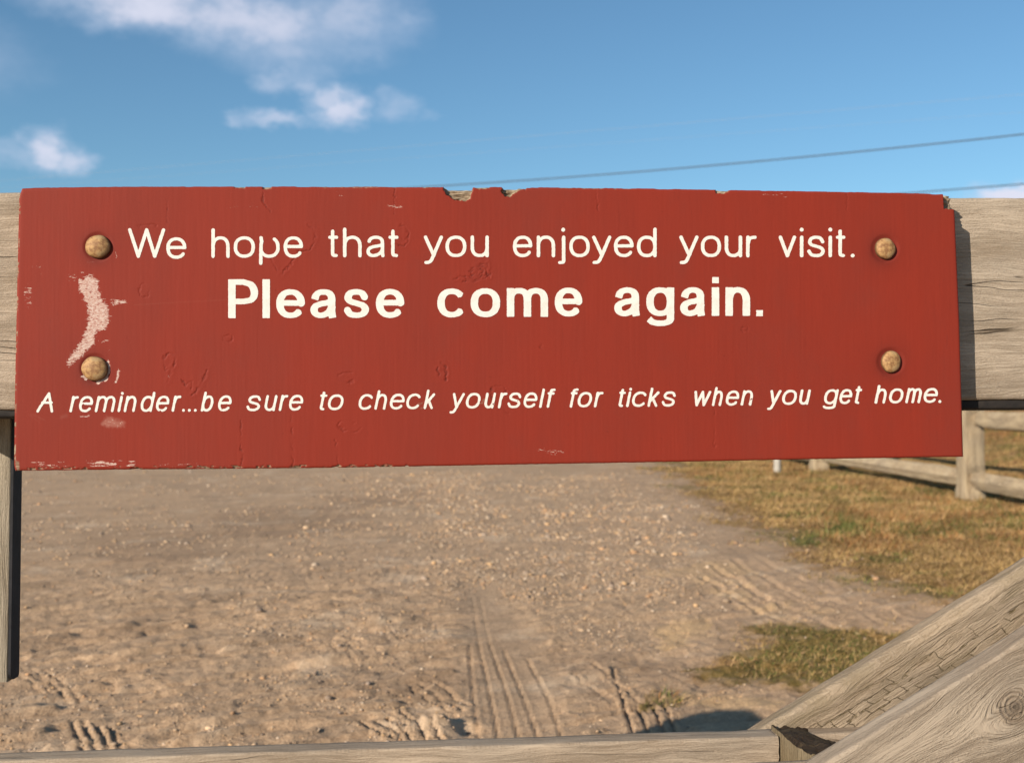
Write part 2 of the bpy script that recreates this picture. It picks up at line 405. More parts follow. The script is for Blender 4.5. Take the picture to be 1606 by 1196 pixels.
def m_vcol(name, rough=.85, trans=0.0):
    m, g = new_mat(name); c = g.attr('tint', 'Color')
    n = g.noise(g.obj(), 60, 3)
    c = g.mix(g.ss(n, .3, .7, 0, .25), c, (.30, .24, .17)) if not trans else c
    g.finish(c, rough, None, spec=.15)
    return m


M_STONE = m_vcol('pebbles'); M_GRASS = m_vcol('dry_grass', .8, .2)

# ------------------------------------------------------------------ ground
def path(lo, hi, fine_lo, fine_hi, step, grow):
    a = list(np.arange(fine_lo, fine_hi, step)); s = step
    while a[-1] < hi: s *= grow; a.append(a[-1] + s)
    s = step
    while a[0] > lo: s *= grow; a.insert(0, a[0] - s)
    return np.array(a)


ys = path(-60, 5200, 2.75, 5.2, .0115, 1.022); xs = path(-3800, 3800, -1.95, 1.15, .0082, 1.024)
X, Y = np.meshgrid(xs, ys)
GR = {}


def masks(X, Y):
    """where grass, gravel, dark soil and straw lie on the ground"""
    with np.errstate(all='ignore'):
        Yc = np.maximum(Y, .5)
        px, py = to_px(X, Yc, np.zeros_like(X))
    wv = (fbm(X * 1.4, Yc * 1.4, 31, 4, .6) - .5)
    pxw = px + wv * 190 + (fbm(X * 7, Yc * 7, 33, 3, .6) - .5) * 60; pyw = py + wv * 50
    g1 = poly_sdf(pxw, pyw, [(1015, 716), (1035, 760), (1095, 795), (1150, 840), (1245, 880), (1330, 925), (1450, 962), (1700, 1010), (9000, 1100), (9000, 640), (1060, 640), (1005, 690)])
    G = sstep(-g1, -50, 85)
    g2 = poly_sdf(pxw, pyw, [(1060, 1052), (1130, 1000), (1260, 975), (1400, 978), (1640, 1010), (1700, 1130), (1400, 1115), (1240, 1092), (1120, 1086)])
    G = np.maximum(G, sstep(-g2, -22, 40) * .95)
    g3 = poly_sdf(pxw, pyw, [(985, 1105), (1020, 1080), (1075, 1090), (1070, 1112), (1010, 1118)])
    G = np.maximum(G, sstep(-g3, -8, 10) * .55)
    G = np.where(Y > 24, np.maximum(G, sstep(fbm(X * .11, Y * .11, 3), .38, .6)), G)
    G = np.where(Y < 1.6, sstep(fbm(X * .5, Y * .5, 4), .5, .7) * .5, G)
    rust = sstep(-poly_sdf(pxw, pyw, [(1230, 860), (1290, 800), (1420, 770), (1606, 790), (3000, 800), (3000, 930), (1606, 860), (1480, 850), (1330, 880)]), -30, 20) * .75
    rust = np.maximum(rust, ((px > 1330) & (py < 716)) * .9) * sstep(fbm(X * 2.5, Yc * 2.5, 8, 4, .6), .34, .58)
    rust = np.maximum(rust, .5 * sstep(fbm(X * 1.5, Yc * 1.5, 81), .5, .7))
    green = 1.0 * np.maximum(sstep(-seg_dist(px, py, [(1248, 850), (1275, 846)]), -13, -3), sstep(-seg_dist(px + wv * 50, py, [(1285, 836), (1305, 831), (1335, 826)]), -15, -3))
    green = np.maximum(green, .55 * sstep(-g2, -4, 20) * sstep(fbm(X * 6, Yc * 6, 5), .3, .6))
    green = np.maximum(green, .7 * sstep(-g3, -8, 10))
    green = np.maximum(green, .5 * sstep(fbm(X * 2.6, Yc * 2.6, 52, 4, .6), .50, .64) * (py < 960))
    grav = .95 * sstep(-poly_sdf(pxw, pyw, [(560, 745), (900, 740), (1010, 800), (1090, 880), (1060, 960), (960, 1000), (840, 960), (700, 900), (650, 830)]), -90, 40)
    grav = np.maximum(grav, .45 * sstep(-poly_sdf(pxw, pyw, [(380, 960), (700, 960), (700, 1060), (520, 1120), (380, 1080)]), -60, 30))
    grav = np.maximum(grav, .22) * (.55 + .9 * sstep(fbm(X * 3, Yc * 3, 91), .3, .6))
    dark = .8 * sstep(-seg_dist(pxw, pyw, [(150, 866), (330, 845), (520, 800), (640, 775)]), -34, -6)
    dark = np.maximum(dark, .6 * sstep(-seg_dist(pxw, pyw, [(560, 1098), (640, 1075), (700, 1068)]), -26, -6))
    dark = np.maximum(dark, .6 * sstep(-seg_dist(pxw, pyw, [(880, 1040), (950, 1020), (1060, 1060)]), -26, -6))
    dark = np.maximum(dark, .45 * sstep(-seg_dist(pxw, pyw, [(30, 1020), (200, 985), (420, 945)]), -14, -3))
    straw = .9 * sstep(-seg_dist(pxw, pyw, [(1010, 1000), (1060, 985), (1125, 985)]), -16, -3)
    straw = np.maximum(straw, .7 * sstep(-seg_dist(pxw, pyw, [(1110, 905), (1200, 950), (1330, 985), (1420, 1000)]), -24, -4) * sstep(fbm(X * 9, Yc * 9, 77), .4, .6))
    straw = np.maximum(straw, .75 * sstep(-seg_dist(pxw, pyw, [(1080, 1098), (1180, 1108), (1260, 1112)]), -14, -3))
    straw = np.maximum(straw, .6 * sstep(-seg_dist(pxw, pyw, [(1010, 900), (1110, 890), (1180, 900)]), -16, -3))
    return dict(grass=G, rust=rust, green=green, gravel=np.clip(grav, 0, 1), dark=dark, straw=straw)


def height(X, Y, coarse=False):
    ndist = np.hypot(X, Y - 2)
    Z = (fbm(X * .35, Y * .35, 2, 3) - .5) * .10 * sstep(ndist, 4, 12)
    # a low bank behind the fence, dunes far off
    Z = Z + 1.1 * sstep(X - 4.6 + (Y - 10) * .08, .8, 9) * sstep(Y, 4, 12) * (.7 + .6 * fbm(X * .3, Y * .3, 12))
    Z = Z + 3.0 * sstep(Y, 60, 220) * fbm(X * .012, Y * .012, 14) * sstep(2200 - Y, 0, 900)
    if coarse: return Z
    near = sstep(16 - Y, 0, 9) * sstep(Y, 1.0, 2.5)
    ca, sa = math.cos(R(35)), math.sin(R(35)); al = X * ca + Y * sa; ac = Y * ca - X * sa
    Z = Z + near * (sstep(7.0 - Y, 0, 2.5) * sstep(fbm(al * 1.5, ac * 8, 57, 4, .6), .50, .56) * .016 * sstep(.4 - X, 0, 1.0) + sstep(7.5 - Y, 0, 2.5) * sstep(fbm(al * 2.5, ac * 13, 59, 3, .6), .53, .58) * .010 + (fbm(al * .9, ac * 4.5, 41, 4, .6) - .5) * .036 + (fbm(al * 3.2, ac * 17, 49, 4, .65) - .5) * .020 + (fbm(X * 9, Y * 9, 43, 3, .6) - .5) * .015 + (fbm(X * 34, Y * 34, 47, 2, .6) - .5) * .010 * sstep(7.5 - Y, 0, 2))
    return Z


Z = height(X, Y)
MK = masks(X, Y)
near = (Y > 2.6) & (Y < 8) & (np.abs(X) < 3)


def groove(lines, width, depth, ridge=.5, blend=None):
    """tyre tread pressed into the sand: a furrow with a raised lip each side"""
    global Z
    idx = np.where(near); xx = X[idx]; yy = Y[idx]; z = Z[idx].copy()
    if blend is not None:      # smooth the strip the tyre flattened
        bx, by = ground(*np.array(blend, float).T); sd = poly_sdf(xx, yy, list(zip(bx, by)))
        k = sstep(-sd, -.06, .10) * .8; z = z * (1 - k) - .006 * k
    depth = depth * .55
    for ln_ in lines:
        gx, gy = ground(*np.array(ln_, float).T)
        jit = (vnoise(xx * 22, yy * 22, 61) - .5) * width * .22
        d = np.abs(seg_dist(xx, yy, list(zip(gx, gy))) + jit)
        amp = .55 + .7 * vnoise(xx * 5, yy * 5, 62)
        z += amp * (-depth * np.exp(-(d / (width * .5)) ** 2) + depth * ridge * 1.1 * np.exp(-((d - width * 1.05) / (width * .45)) ** 2))
    Z[idx] = z


groove([[(752, 1165), (742, 1090), (736, 1012)], [(783, 1165), (768, 1085), (751, 1011)], [(816, 1165), (795, 1085), (768, 1009)],
        [(848, 1165), (822, 1095), (790, 1018)], [(884, 1163), (858, 1090), (826, 1030)]], .0105, .014, .35,
       [(738, 1175), (722, 1000), (728, 905), (775, 905), (850, 1000), (900, 1175)])
groove([[(751, 1011), (741, 935)], [(768, 1009), (752, 935)]], .010, .006, .4)
groove([[(28, 1058), (50, 1072), (66, 1090)], [(34, 1050), (62, 1066), (84, 1094)], [(50, 1050), (82, 1076), (108, 1104)], [(68, 1052), (98, 1072), (126, 1100)]], .012, .014, .5)
groove([[(112, 1140), (126, 1166), (131, 1182)], [(131, 1140), (146, 1166), (152, 1182)], [(151, 1142), (168, 1168), (175, 1182)], [(172, 1146), (186, 1168), (192, 1180)]], .012, .017, .5)
groove([[(565, 1132), (600, 1150), (612, 1166)], [(588, 1130), (630, 1150), (645, 1166)], [(608, 1126), (655, 1148), (668, 1164)], [(628, 1118), (675, 1146), (695, 1166)]], .012, .026, .55)
groove([[(640, 1076), (690, 1108), (712, 1122)], [(656, 1072), (706, 1104), (728, 1116)], [(676, 1068), (716, 1094), (738, 1108)]], .012, .018, .5)
groove([[(960, 1050), (980, 1110), (995, 1155)], [(1000, 1108), (1022, 1156)], [(1018, 1096), (1046, 1154)], [(1036, 1092), (1062, 1150)]], .012, .022, .5)
groove([[(930, 1042), (1000, 1100), (1060, 1120)], [(940, 1085), (990, 1120)], [(900, 1060), (960, 1105)]], .014, .013, .5)
groove([[(1120, 890), (1200, 940), (1300, 980), (1430, 1012)], [(1150, 880), (1230, 925), (1330, 962), (1450, 990)], [(1100, 905), (1180, 955), (1290, 1000)]], .035, .012, .6)
groove([[(1180, 872), (1250, 905), (1350, 950), (1470, 980)]], .03, .010, .6)
groove([[(60, 1028), (180, 1002), (330, 980), (490, 962)]], .03, .018, .5)
groove([[(500, 1012), (560, 1040)], [(516, 1006), (580, 1034)], [(530, 1000), (600, 1030)]], .018, .008, .6)
# the clod of wet sand pushed up beside the tread
cxg, cyg = ground(np.array([690.]), np.array([1146.])); dd = np.hypot((X - cxg[0]) / 1.5, (Y - cyg[0]))
Z += .030 * np.exp(-(dd / .045) ** 2) * (.6 + .8 * fbm(X * 30, Y * 30, 19))
cxg, cyg = ground(np.array([728.]), np.array([1143.])); Z -= .03 * np.exp(-(np.hypot(X - cxg[0], Y - cyg[0]) / .04) ** 2)

nx, ny = len(xs), len(ys)
gme = mesh_np('ground', np.stack([X, Y, Z], -1).reshape(-1, 3), grid_faces(nx, ny), M_GROUND, True, MK)
link('ground', gme, kind='structure', label='sandy gravel lot with tyre tracks and dry grass at its edge')


def z_at(x, y):
    fx = np.clip(np.interp(x, xs, np.arange(nx)), 0, nx - 1.001); fy = np.clip(np.interp(y, ys, np.arange(ny)), 0, ny - 1.001)
    i = fx.astype(int); j = fy.astype(int); a = fx - i; b = fy - j
    return (Z[j, i] * (1 - a) + Z[j, i + 1] * a) * (1 - b) + (Z[j + 1, i] * (1 - a) + Z[j + 1, i + 1] * a) * b


def m_at(k, x, y):
    i = np.clip(np.searchsorted(xs, x), 0, nx - 1); j = np.clip(np.searchsorted(ys, y), 0, ny - 1); return MK[k][j, i]


# ------------------------------------------------------------------ pebbles (beyond counting)
t_ = (1 + 5 ** .5) / 2
ICO = np.array([(-1, t_, 0), (1, t_, 0), (-1, -t_, 0), (1, -t_, 0), (0, -1, t_), (0, 1, t_), (0, -1, -t_), (0, 1, -t_), (t_, 0, -1), (t_, 0, 1), (-t_, 0, -1), (-t_, 0, 1)]) / math.hypot(1, t_)
ICF = np.array([(0, 11, 5), (0, 5, 1), (0, 1, 7), (0, 7, 10), (0, 10, 11), (1, 5, 9), (5, 11, 4), (11, 10, 2), (10, 7, 6), (7, 1, 8), (3, 9, 4), (3, 4, 2), (3, 2, 6), (3, 6, 8), (3, 8, 9), (4, 9, 5), (2, 4, 11), (6, 2, 10), (8, 6, 7), (9, 8, 1)])
N = 330000
d_ = 2.85 + rng.random(N) ** 1.35 * 11; u_ = rng.random(N) * 1.25 - .56
sx = u_ * d_; sy = d_
keep = rng.random(N) < (m_at('gravel', sx, sy) ** 1.5 * .50 + .030) * (1 - .92 * m_at('grass', sx, sy))
tx, ty = ground(np.array([735., 720, 735, 780, 850, 900]), np.array([1180., 1000, 920, 920, 1000, 1180]))
keep &= rng.random(len(sx)) < .15 + .95 * sstep(fbm(sx * 2.2, sy * 1.6, 97, 4, .6), .36, .58)
keep &= (poly_sdf(sx, sy, list(zip(tx, ty))) > 0) | (rng.random(N) < .03)
sx, sy = sx[keep], sy[keep]; n = len(sx)
rad = .0022 + .0066 * rng.random(n) ** 3.0 + (rng.random(n) < .012) * .010
rad *= np.clip(sy / 5.5, .75, 1.5)
V = ICO[None] * (1 + .28 * (rng.random((n, 12, 1)) - .5)) * rad[:, None, None] * (np.array([1.25, .95, .62]) * (1 + .4 * (rng.random((n, 1, 3)) - .5)))
a = rng.random(n) * 6.28; ca, sa = np.cos(a), np.sin(a)
V = np.stack([V[..., 0] * ca[:, None] - V[..., 1] * sa[:, None], V[..., 0] * sa[:, None] + V[..., 1] * ca[:, None], V[..., 2]], -1)
V += np.stack([sx, sy, z_at(sx, sy) + rad * .18], -1)[:, None]
pal = np.array([(.60, .45, .30), (.50, .39, .28), (.70, .54, .37), (.42, .35, .29), (.66, .56, .44), (.58, .37, .21), (.30, .24, .19), (.66, .46, .26)])
tc = pal[rng.integers(0, len(pal), n)] * np.array([.88, .80, .74]) * (.75 + .45 * rng.random((n, 1)))
me = mesh_np('gravel', V.reshape(-1, 3), (ICF[None] + np.arange(n)[:, None, None] * 12).reshape(-1, 3), M_STONE, False, None, {'tint': np.repeat(tc, 12, 0)})
link('gravel', me, kind='stuff', label='small tan and grey pebbles scattered thickest on the middle of the sandy lot')
N_STONES = n

# ------------------------------------------------------------------ dry grass (beyond counting)
N = 330000
d_ = 2.9 + rng.random(N) ** 1.1 * 17; u_ = rng.random(N) * .56 + .06; gx_ = u_ * d_; gy_ = d_
gm_ = m_at('grass', gx_, gy_); patch = fbm(gx_ * 5.5, gy_ * 5.5, 71, 4, .6)
keep = (rng.random(N) < sstep(gm_ + (patch - .5) * 1.3, .30, 1.0) * .8)
gx_, gy_, gm_ = gx_[keep], gy_[keep], gm_[keep]; n = len(gx_)
rs, gn_ = m_at('rust', gx_, gy_), m_at('green', gx_, gy_)
hh = (.010 + .028 * rng.random(n) ** 1.5) * (1 + .9 * rs) * (.7 + .6 * fbm(gx_ * 3, gy_ * 3, 72)) * np.clip(gy_ / 8, .7, 1.1)
hh *= np.where(rng.random(n) < .01, 2.4, 1)
a = rng.random(n) * 6.28; wd = (.0016 + .0014 * rng.random(n)) * np.clip(gy_ / 5, .8, 1.8)
lean = hh[:, None] * (rng.normal(0, .75, (n, 2)) + np.array([.25, .1])); gz = z_at(gx_, gy_) - .002
b0 = np.stack([gx_ - np.cos(a) * wd, gy_ - np.sin(a) * wd, gz], -1); b1 = np.stack([gx_ + np.cos(a) * wd, gy_ + np.sin(a) * wd, gz], -1)
tp = np.stack([gx_ + lean[:, 0], gy_ + lean[:, 1], gz + hh], -1)
V = np.stack([b0, b1, tp], 1).reshape(-1, 3)
r_ = rng.random(n); base = np.where(r_[:, None] < .42, (.54, .40, .20), np.where(r_[:, None] < .72, (.36, .28, .11), (.66, .50, .29)))
base = np.where((rng.random(n) < rs * .65)[:, None], np.array([(.46, .26, .12)]) * (.7 + .6 * rng.random((n, 1))), base)
base = np.where((rng.random(n) < gn_ * .85)[:, None], np.array([(.155, .20, .065)]) * (.7 + .7 * rng.random((n, 1))), base)
me = mesh_np('dry_grass', V, np.arange(n * 3).reshape(-1, 3), M_GRASS, False, None, {'tint': np.repeat(base * (.50 + .42 * rng.random((n, 1))) * (.72 + .5 * sstep(fbm(gx_ * 4, gy_ * 4, 74, 4, .6), .3, .65))[:, None] * np.array([.92, .80, .66]), 3, 0)})
link('dry_grass', me, kind='stuff', label='short dry tan and olive grass on the right of the lot')

# ------------------------------------------------------------------ timbers
def beam_mesh(name, L, H, T, mat, seed=0, wob=.002, bev=.004, res=.012, ends=.0, extra=None):
    """a sawn timber, x along the grain, y its height, z its thickness (front face at z=0), worn edges and slight wander"""
    nl = max(2, int(L / res) + 1)
    prof = []
    def edge(a, b, k):
        for i in range(k): prof.append((a[0] + (b[0] - a[0]) * i / k, a[1] + (b[1] - a[1]) * i / k))
    b = bev; kh = max(2, int(H / res)); kt = max(2, int(T / res))
    edge((0 + b, 0), (H - b, 0), kh); edge((H - b, 0), (H - b * .3, -b * .3), 1); edge((H - b * .3, -b * .3), (H, -b), 1)
    edge((H, -b), (H, -T + b), kt); edge((H, -T + b), (H - b, -T), 1)
    edge((H - b, -T), (b, -T), kh); edge((b, -T), (0, -T + b), 1); edge((0, -T + b), (0, -b), kt)
    edge((0, -b), (b * .3, -b * .3), 1); edge((b * .3, -b * .3), (b, 0), 1)
    prof = np.array(prof); npf = len(prof)
    x = np.linspace(0, L, nl)
    Xg = np.repeat(x[:, None], npf, 1); Yg = np.repeat(prof[None, :, 0], nl, 0); Zg = np.repeat(prof[None, :, 1], nl, 0)
    sy_ = np.sign(Yg - H / 2) * sstep(np.abs(Yg - H / 2), H / 2 - b * 1.2, H / 2); sz_ = np.sign(Zg + T / 2) * sstep(np.abs(Zg + T / 2), T / 2 - b * 1.2, T / 2)
    q = (fbm(Xg * 7 + seed, Yg * 3 + Zg * 5 + seed * 3, 100 + int(seed), 3, .55) - .5) * 2
    q2 = (fbm(Xg * 40 + seed, (Yg + Zg) * 60, 200 + int(seed), 3, .6) - .5) * 2
    Yg = Yg + sy_ * (q * wob + q2 * wob * .35); Zg = Zg + sz_ * (q * wob * .6 + q2 * wob * .3)
    if ends: Xg = Xg + (np.abs(Xg - np.where(Xg < L / 2, 0, L)) < 1e-6) * (fbm(Yg * 70, Zg * 70, 9) - .5) * ends
    if extra: Xg, Yg, Zg = extra(Xg, Yg, Zg)
    V = np.stack([Xg, Yg, Zg], -1).reshape(-1, 3)
    i = np.arange(nl - 1)[:, None] * npf; j = np.arange(npf)[None]; j2 = (j + 1) % npf
    F = np.stack([i + j, i + j2, i + npf + j2, i + npf + j], -1).reshape(-1, 4).tolist()
    nv = len(V); c0 = V[:npf].mean(0); c1 = V[-npf:].mean(0); V = np.vstack([V, c0, c1])
    F = np.array(F)
    me = bpy.data.meshes.new(name); T0 = [tuple(f) for f in F.tolist()]
    T0 += [(nv, (k + 1) % npf, k) for k in range(npf)] + [(nv + 1, nv - npf + k, nv - npf + (k + 1) % npf) for k in range(npf)]
    me.from_pydata(V.tolist(), [], T0); me.update()
    me.polygons.foreach_set('use_smooth', np.ones(len(me.polygons), bool)); me.set_sharp_from_angle(angle=R(50))
    me.materials.append(mat); return me


def place(o, x, y, n, ang):
    """put a gate part into the gate's frame, turned by ang about the gate's normal"""
    o.matrix_local = Matrix.Translation((x, y, n)) @ Matrix.Rotation(ang, 4, 'Z')


gate_o = link('timber_gate', None, label='weathered timber gate with wide top rail, low rail and diagonal braces, carrying the red sign', category='gate')
gate_o.matrix_world = GATE
NR = -.0425                                             # front plane of the rails, behind the sign
# top rail: left stub and long right run are one timber
ul, vt_l = [float(q) for q in gate(0, 301, NR)]; ur, vt_r = [float(q) for q in gate(1606, 310, NR)]
_, vb_l = [float(q) for q in gate(0, 643, NR)]; _, vb_r = [float(q) for q in gate(1606, 627, NR)]
print('rail', ul, ur, vt_l, vt_r, vb_l, vb_r)
ang = math.atan2((vb_r + vt_r - vb_l - vt_l) / 2, ur - ul)
hl, hr = vt_l - vb_l, vt_r - vb_r; U0, U1 = ul - .135, ur + .95
def taper(Xg, Yg, Zg):
    k = np.clip((Xg - .135) / (ur - ul), -.2, 1.8); hx = hl + (hr - hl) * k
    return Xg, (Yg - hl / 2) * hx / hl + hl / 2, Zg
tr = link('top_rail', beam_mesh('top_rail', U1 - U0, hl, .118, W_RAIL, 3, .0022, .005, .008, .003, taper), gate_o)
place(tr, U0, vb_l - (ul - U0) * math.tan(ang), NR, ang)
M_UNDER_SHADE = m_flat('under_shade_black', (.014, .012, .011), (.028, .022, .018), 80, .8)  # black piece added beneath the top rail, its colour standing for the shaded underside
shade_bar = link('under_shade', beam_mesh('under_shade', U1 - U0 - .02, .012, .080, M_UNDER_SHADE, 4, .0006, .002, .012), gate_o)
place(shade_bar, U0 + .01, vb_l - (ul - U0) * math.tan(ang) - .0085, NR - .006, ang - .002)
# low rail
ua, va = [float(q) for q in gate(0, 1192, NR)]; ub, vb = [float(q) for q in gate(1220, 1155, NR)]
ang2 = math.atan2(vb - va, ub - ua); HLR = .14
lr = link('lower_rail', beam_mesh('lower_rail', math.hypot(ub - ua, vb - va) + .12, HLR, .040, W_LOW, 6, .0016, .003, .008, .006), gate_o)
place(lr, ua - .12 * math.cos(ang2) + HLR * math.sin(ang2), va - .12 * math.sin(ang2) - HLR * math.cos(ang2), NR, ang2)
# the thin timber that carries on behind the cut post
uc, vc = [float(q) for q in gate(1200, 1153, NR - .012)]; ud, vd = [float(q) for q in gate(1400, 1147, NR - .012)]
ang3 = math.atan2(vd - vc, ud - uc)
bk = link('backing_rail', beam_mesh('backing_rail', .75, HLR, .034, W_LOW, 7, .0016, .003, .008, .004), gate_o)
place(bk, uc + .011 + HLR * math.sin(ang3), vc - HLR * math.cos(ang3), NR - .012, ang3)
# cut post stub with a dark rotten top
M_ROT = wood('rotten_top', light=(0.080, 0.050, 0.026), dark=(0.018, 0.010, 0.006), seed=33.0, rough_relief=3, cracks=1, moss=.3)
M_STUB = wood('cut_post_side', light=(0.336, 0.264, 0.160), dark=(0.120, 0.084, 0.044), seed=35.0, rough_relief=2, cracks=1)
u1, v1_ = [float(q) for q in gate(1271, 1185, .070)]; u2, _ = [float(q) for q in gate(1380, 1185, .070)]; _, v0_ = [float(q) for q in gate(1225, 1151, -.038)]
wpost = u2 - u1; nu, nn_ = 30, 34
A, B = np.meshgrid(np.linspace(0, 1, nu), np.linspace(0, 1, nn_))
PU = u1 + A * wpost; PN = -.080 + B * .150; PV = v0_ + (v1_ - v0_) * B - sstep(A, .35, 1) * (.010 + .018 * sstep(B, .6, .0)) + (fbm(A * 9, B * 5, 55, 4, .65) - .5) * .011
PU = PU + (A > .99) * (fbm(B * 9, A, 56) - .5) * .01
top = np.stack([PU, PV, PN], -1).reshape(-1, 3)
st = link('post_stub', None, gate_o)
link('rotten_top', mesh_np('rotten_top', top, grid_faces(nu, nn_)[:, ::-1], M_ROT, True), st)
bi = [j * nu for j in range(nn_)] + [(nn_ - 1) * nu + i for i in range(1, nu)] + [j * nu + nu - 1 for j in range(nn_ - 2, -1, -1)] + [i for i in range(nu - 2, 0, -1)]
V = []; F = []; KV = 22
LEN = .20
for k in range(KV + 1):
    for b_i in bi:
        p = top[b_i]; V.append((p[0], p[2], -(k / KV) ** 1.0 * LEN if k else 0.0, p[1]))
V = np.array(V)
jit = (fbm((V[:, 0] + V[:, 1]) * 120, V[:, 2] * 6, 66, 3) - .5) * .004
VV = np.stack([V[:, 0], V[:, 3] + V[:, 2], V[:, 1]], -1); c_ = np.array([u1 + wpost / 2, .0125]); dv = VV[:, [0, 2]] - c_
VV[:, [0, 2]] += dv / np.linalg.norm(dv, axis=1)[:, None] * (jit * (V[:, 2] < 0) - .0005)[:, None]
nb = len(bi)
# local x must run along the grain: turn the stub's sides so that x points down
for k in range(KV):
    for i in range(nb): F.append((k * nb + i, k * nb + (i + 1) % nb, (k + 1) * nb + (i + 1) % nb, (k + 1) * nb + i))
RZ = Matrix.Rotation(-math.pi / 2, 4, 'Z'); RI = np.array(RZ.inverted().to_3x3())
so = link('post_side', mesh_np('post_side', VV @ RI.T, F, M_STUB, True), st); so.matrix_local = RZ
# a narrow ledger below the cut post (its top edge shows at the foot of the picture)
ue, ve = [float(q) for q in gate(1180, 1199, .085)]
lg = link('front_ledger', beam_mesh('front_ledger', .6, .09, .012, W_LOW, 8, .001, .002), gate_o); place(lg, ue, ve - .09, .085, R(.6))

# diagonal braces
def diagonal(name, p0, p1, width, thick, n, mat, seed, lo, hi, knots=None, **k):
    a0 = [float(q) for q in gate(*p0, n)]; a1 = [float(q) for q in gate(*p1, n)]
    an = math.atan2(a1[1] - a0[1], a1[0] - a0[0]); Ln = math.hypot(a1[0] - a0[0], a1[1] - a0[1])
    o = link(name, beam_mesh(name, Ln + lo + hi, width, thick, mat, seed, **k), gate_o)
    c, s = math.cos(an), math.sin(an)
    place(o, a0[0] - lo * c + width * s, a0[1] - lo * s - width * c, n, an)
    return o, Ln


N2 = .118
a0 = gate(1298, 1196, N2); a1 = gate(1606, 1003, N2); an = math.atan2(a1[1] - a0[1], a1[0] - a0[0])
kp = gate(1592, 1108, N2); dxk, dyk = kp[0] - a0[0], kp[1] - a0[1]
kx_ = .20 + dxk * math.cos(an) + dyk * math.sin(an); ky_ = .24 - (dxk * math.sin(an) - dyk * math.cos(an))
print('knot', kx_, ky_)
W_BR2 = wood('knotty_brace', light=(.42, .34, .255), dark=(.225, .17, .118), knots=[(float(kx_), float(ky_), .021)], cracks=.35, seed=25.0, rough_relief=1.6, line=.22, soft=1.15)
diagonal('brace', (1298, 1196), (1606, 1003), .24, .040, N2, W_BR2, 11, .20, .78, wob=.0014, bev=.004, res=.008)
diagonal('brace', (1205, 1141), (1606, 890), .19, .046, NR - .0425, W_BR1, 12, .10, .60, wob=.0022, bev=.012, res=.008)
# upright board at the left end, behind the top rail, and a black strip painting in the shade on its side
NV = NR - .122
x0_, y0_ = [float(q) for q in gate(12, 1069, NV)]; hgt = .62
vb_ = link('upright_board', beam_mesh('upright_board', hgt, .072, .030, W_VERT, 14, .001, .002, .008), gate_o)
vb_.matrix_local = Matrix.Translation((x0_ - .0, y0_, NV)) @ Matrix.Rotation(math.pi / 2, 4, 'Z')
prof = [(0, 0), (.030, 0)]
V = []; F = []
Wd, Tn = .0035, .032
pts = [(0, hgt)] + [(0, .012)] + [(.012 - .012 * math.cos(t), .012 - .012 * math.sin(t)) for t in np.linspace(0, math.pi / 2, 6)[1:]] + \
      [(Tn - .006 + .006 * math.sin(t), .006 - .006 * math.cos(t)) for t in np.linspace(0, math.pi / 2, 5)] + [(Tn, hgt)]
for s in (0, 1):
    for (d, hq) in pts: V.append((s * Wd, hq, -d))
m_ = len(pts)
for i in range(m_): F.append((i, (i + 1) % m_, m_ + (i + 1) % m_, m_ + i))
me = bpy.data.meshes.new('edge_shade'); me.from_pydata(V, [], F + [tuple(range(m_ - 1, -1, -1)), tuple(range(m_, 2 * m_))]); me.materials.append(M_EDGE_SHADE)
eo = link('edge_shade', me, gate_o); eo.matrix_local = Matrix.Translation((x0_ + .0012, y0_ + .002, NV + .003))

# ------------------------------------------------------------------ the sign
sign = link('park_sign', None, label='long red painted wooden sign with cream lettering, bolted to the top rail of the gate', category='sign')
sign.matrix_world = GATE
TOP = [(30, 295.5), (60, 294), (200, 292.5), (400, 292), (800, 293), (1000, 295), (1200, 298.5), (1400, 302), (1497, 304.5)]
BOT = [(22, 738), (200, 735.8), (400, 734.5), (540, 733), (800, 728.3), (1050, 724), (1300, 719.2), (1511, 715.8)]
NXB, NYB = 1290, 392
s = np.linspace(0, 1, NXB); t = np.linspace(0, 1, NYB)
Sg, Tg = np.meshgrid(s, t)                                        # t = 0 bottom
edL = np.interp(Tg, [0, .02, .3, .6, .97, 1], [23.5, 21.5, 23, 25.5, 29.5, 34]); edR = np.interp(Tg, [0, .5, .9, 1], [1511.5, 1505.5, 1498.5, 1496])
bx = edL + (edR - edL) * Sg
byt = np.interp(bx, *zip(*TOP)); byb = np.interp(bx, *zip(*BOT))
nzt = (fbm(bx / 9, 0 * bx, 301, 4, .6) - .5) * 3.0; nzb = (fbm(bx / 7, 0 * bx, 302, 4, .6) - .5) * 2.6
byt = byt + nzt * .3 + sstep(fbm(bx / 30, 0 * bx, 303, 2), .62, .78) * .7
# torn places on the top edge
for (c0, c1, dp) in ((700, 741, 3.0), (789, 812, 2.2), (368, 384, .4), (412, 424, .5), (1125, 1142, .6), (745, 770, .4), (815, 832, .6)):
    byt = byt + dp * sstep(bx, c0 - 2, c0 + 4) * sstep(c1 + 3 - bx, 0, 5)
byb = byb + nzb * .3 - sstep(fbm(bx / 16, 0 * bx, 305, 2), .68, .76) * 1.6 * (bx < 640)
by = byb + (byt - byb) * Tg
hgt_ = np.zeros_like(bx); scuff = np.zeros_like(bx); bare = np.zeros_like(bx); crack = np.zeros_like(bx); stain = np.zeros_like(bx); smear = np.zeros_like(bx)
jx = (fbm(bx / 5, by / 5, 311, 3, .6) - .5); jy = (fbm(bx / 5, by / 5, 317, 3, .6) - .5)


def area(x0, y0, x1, y1):
    return np.where((bx > x0) & (bx < x1) & (by > y0) & (by < y1))


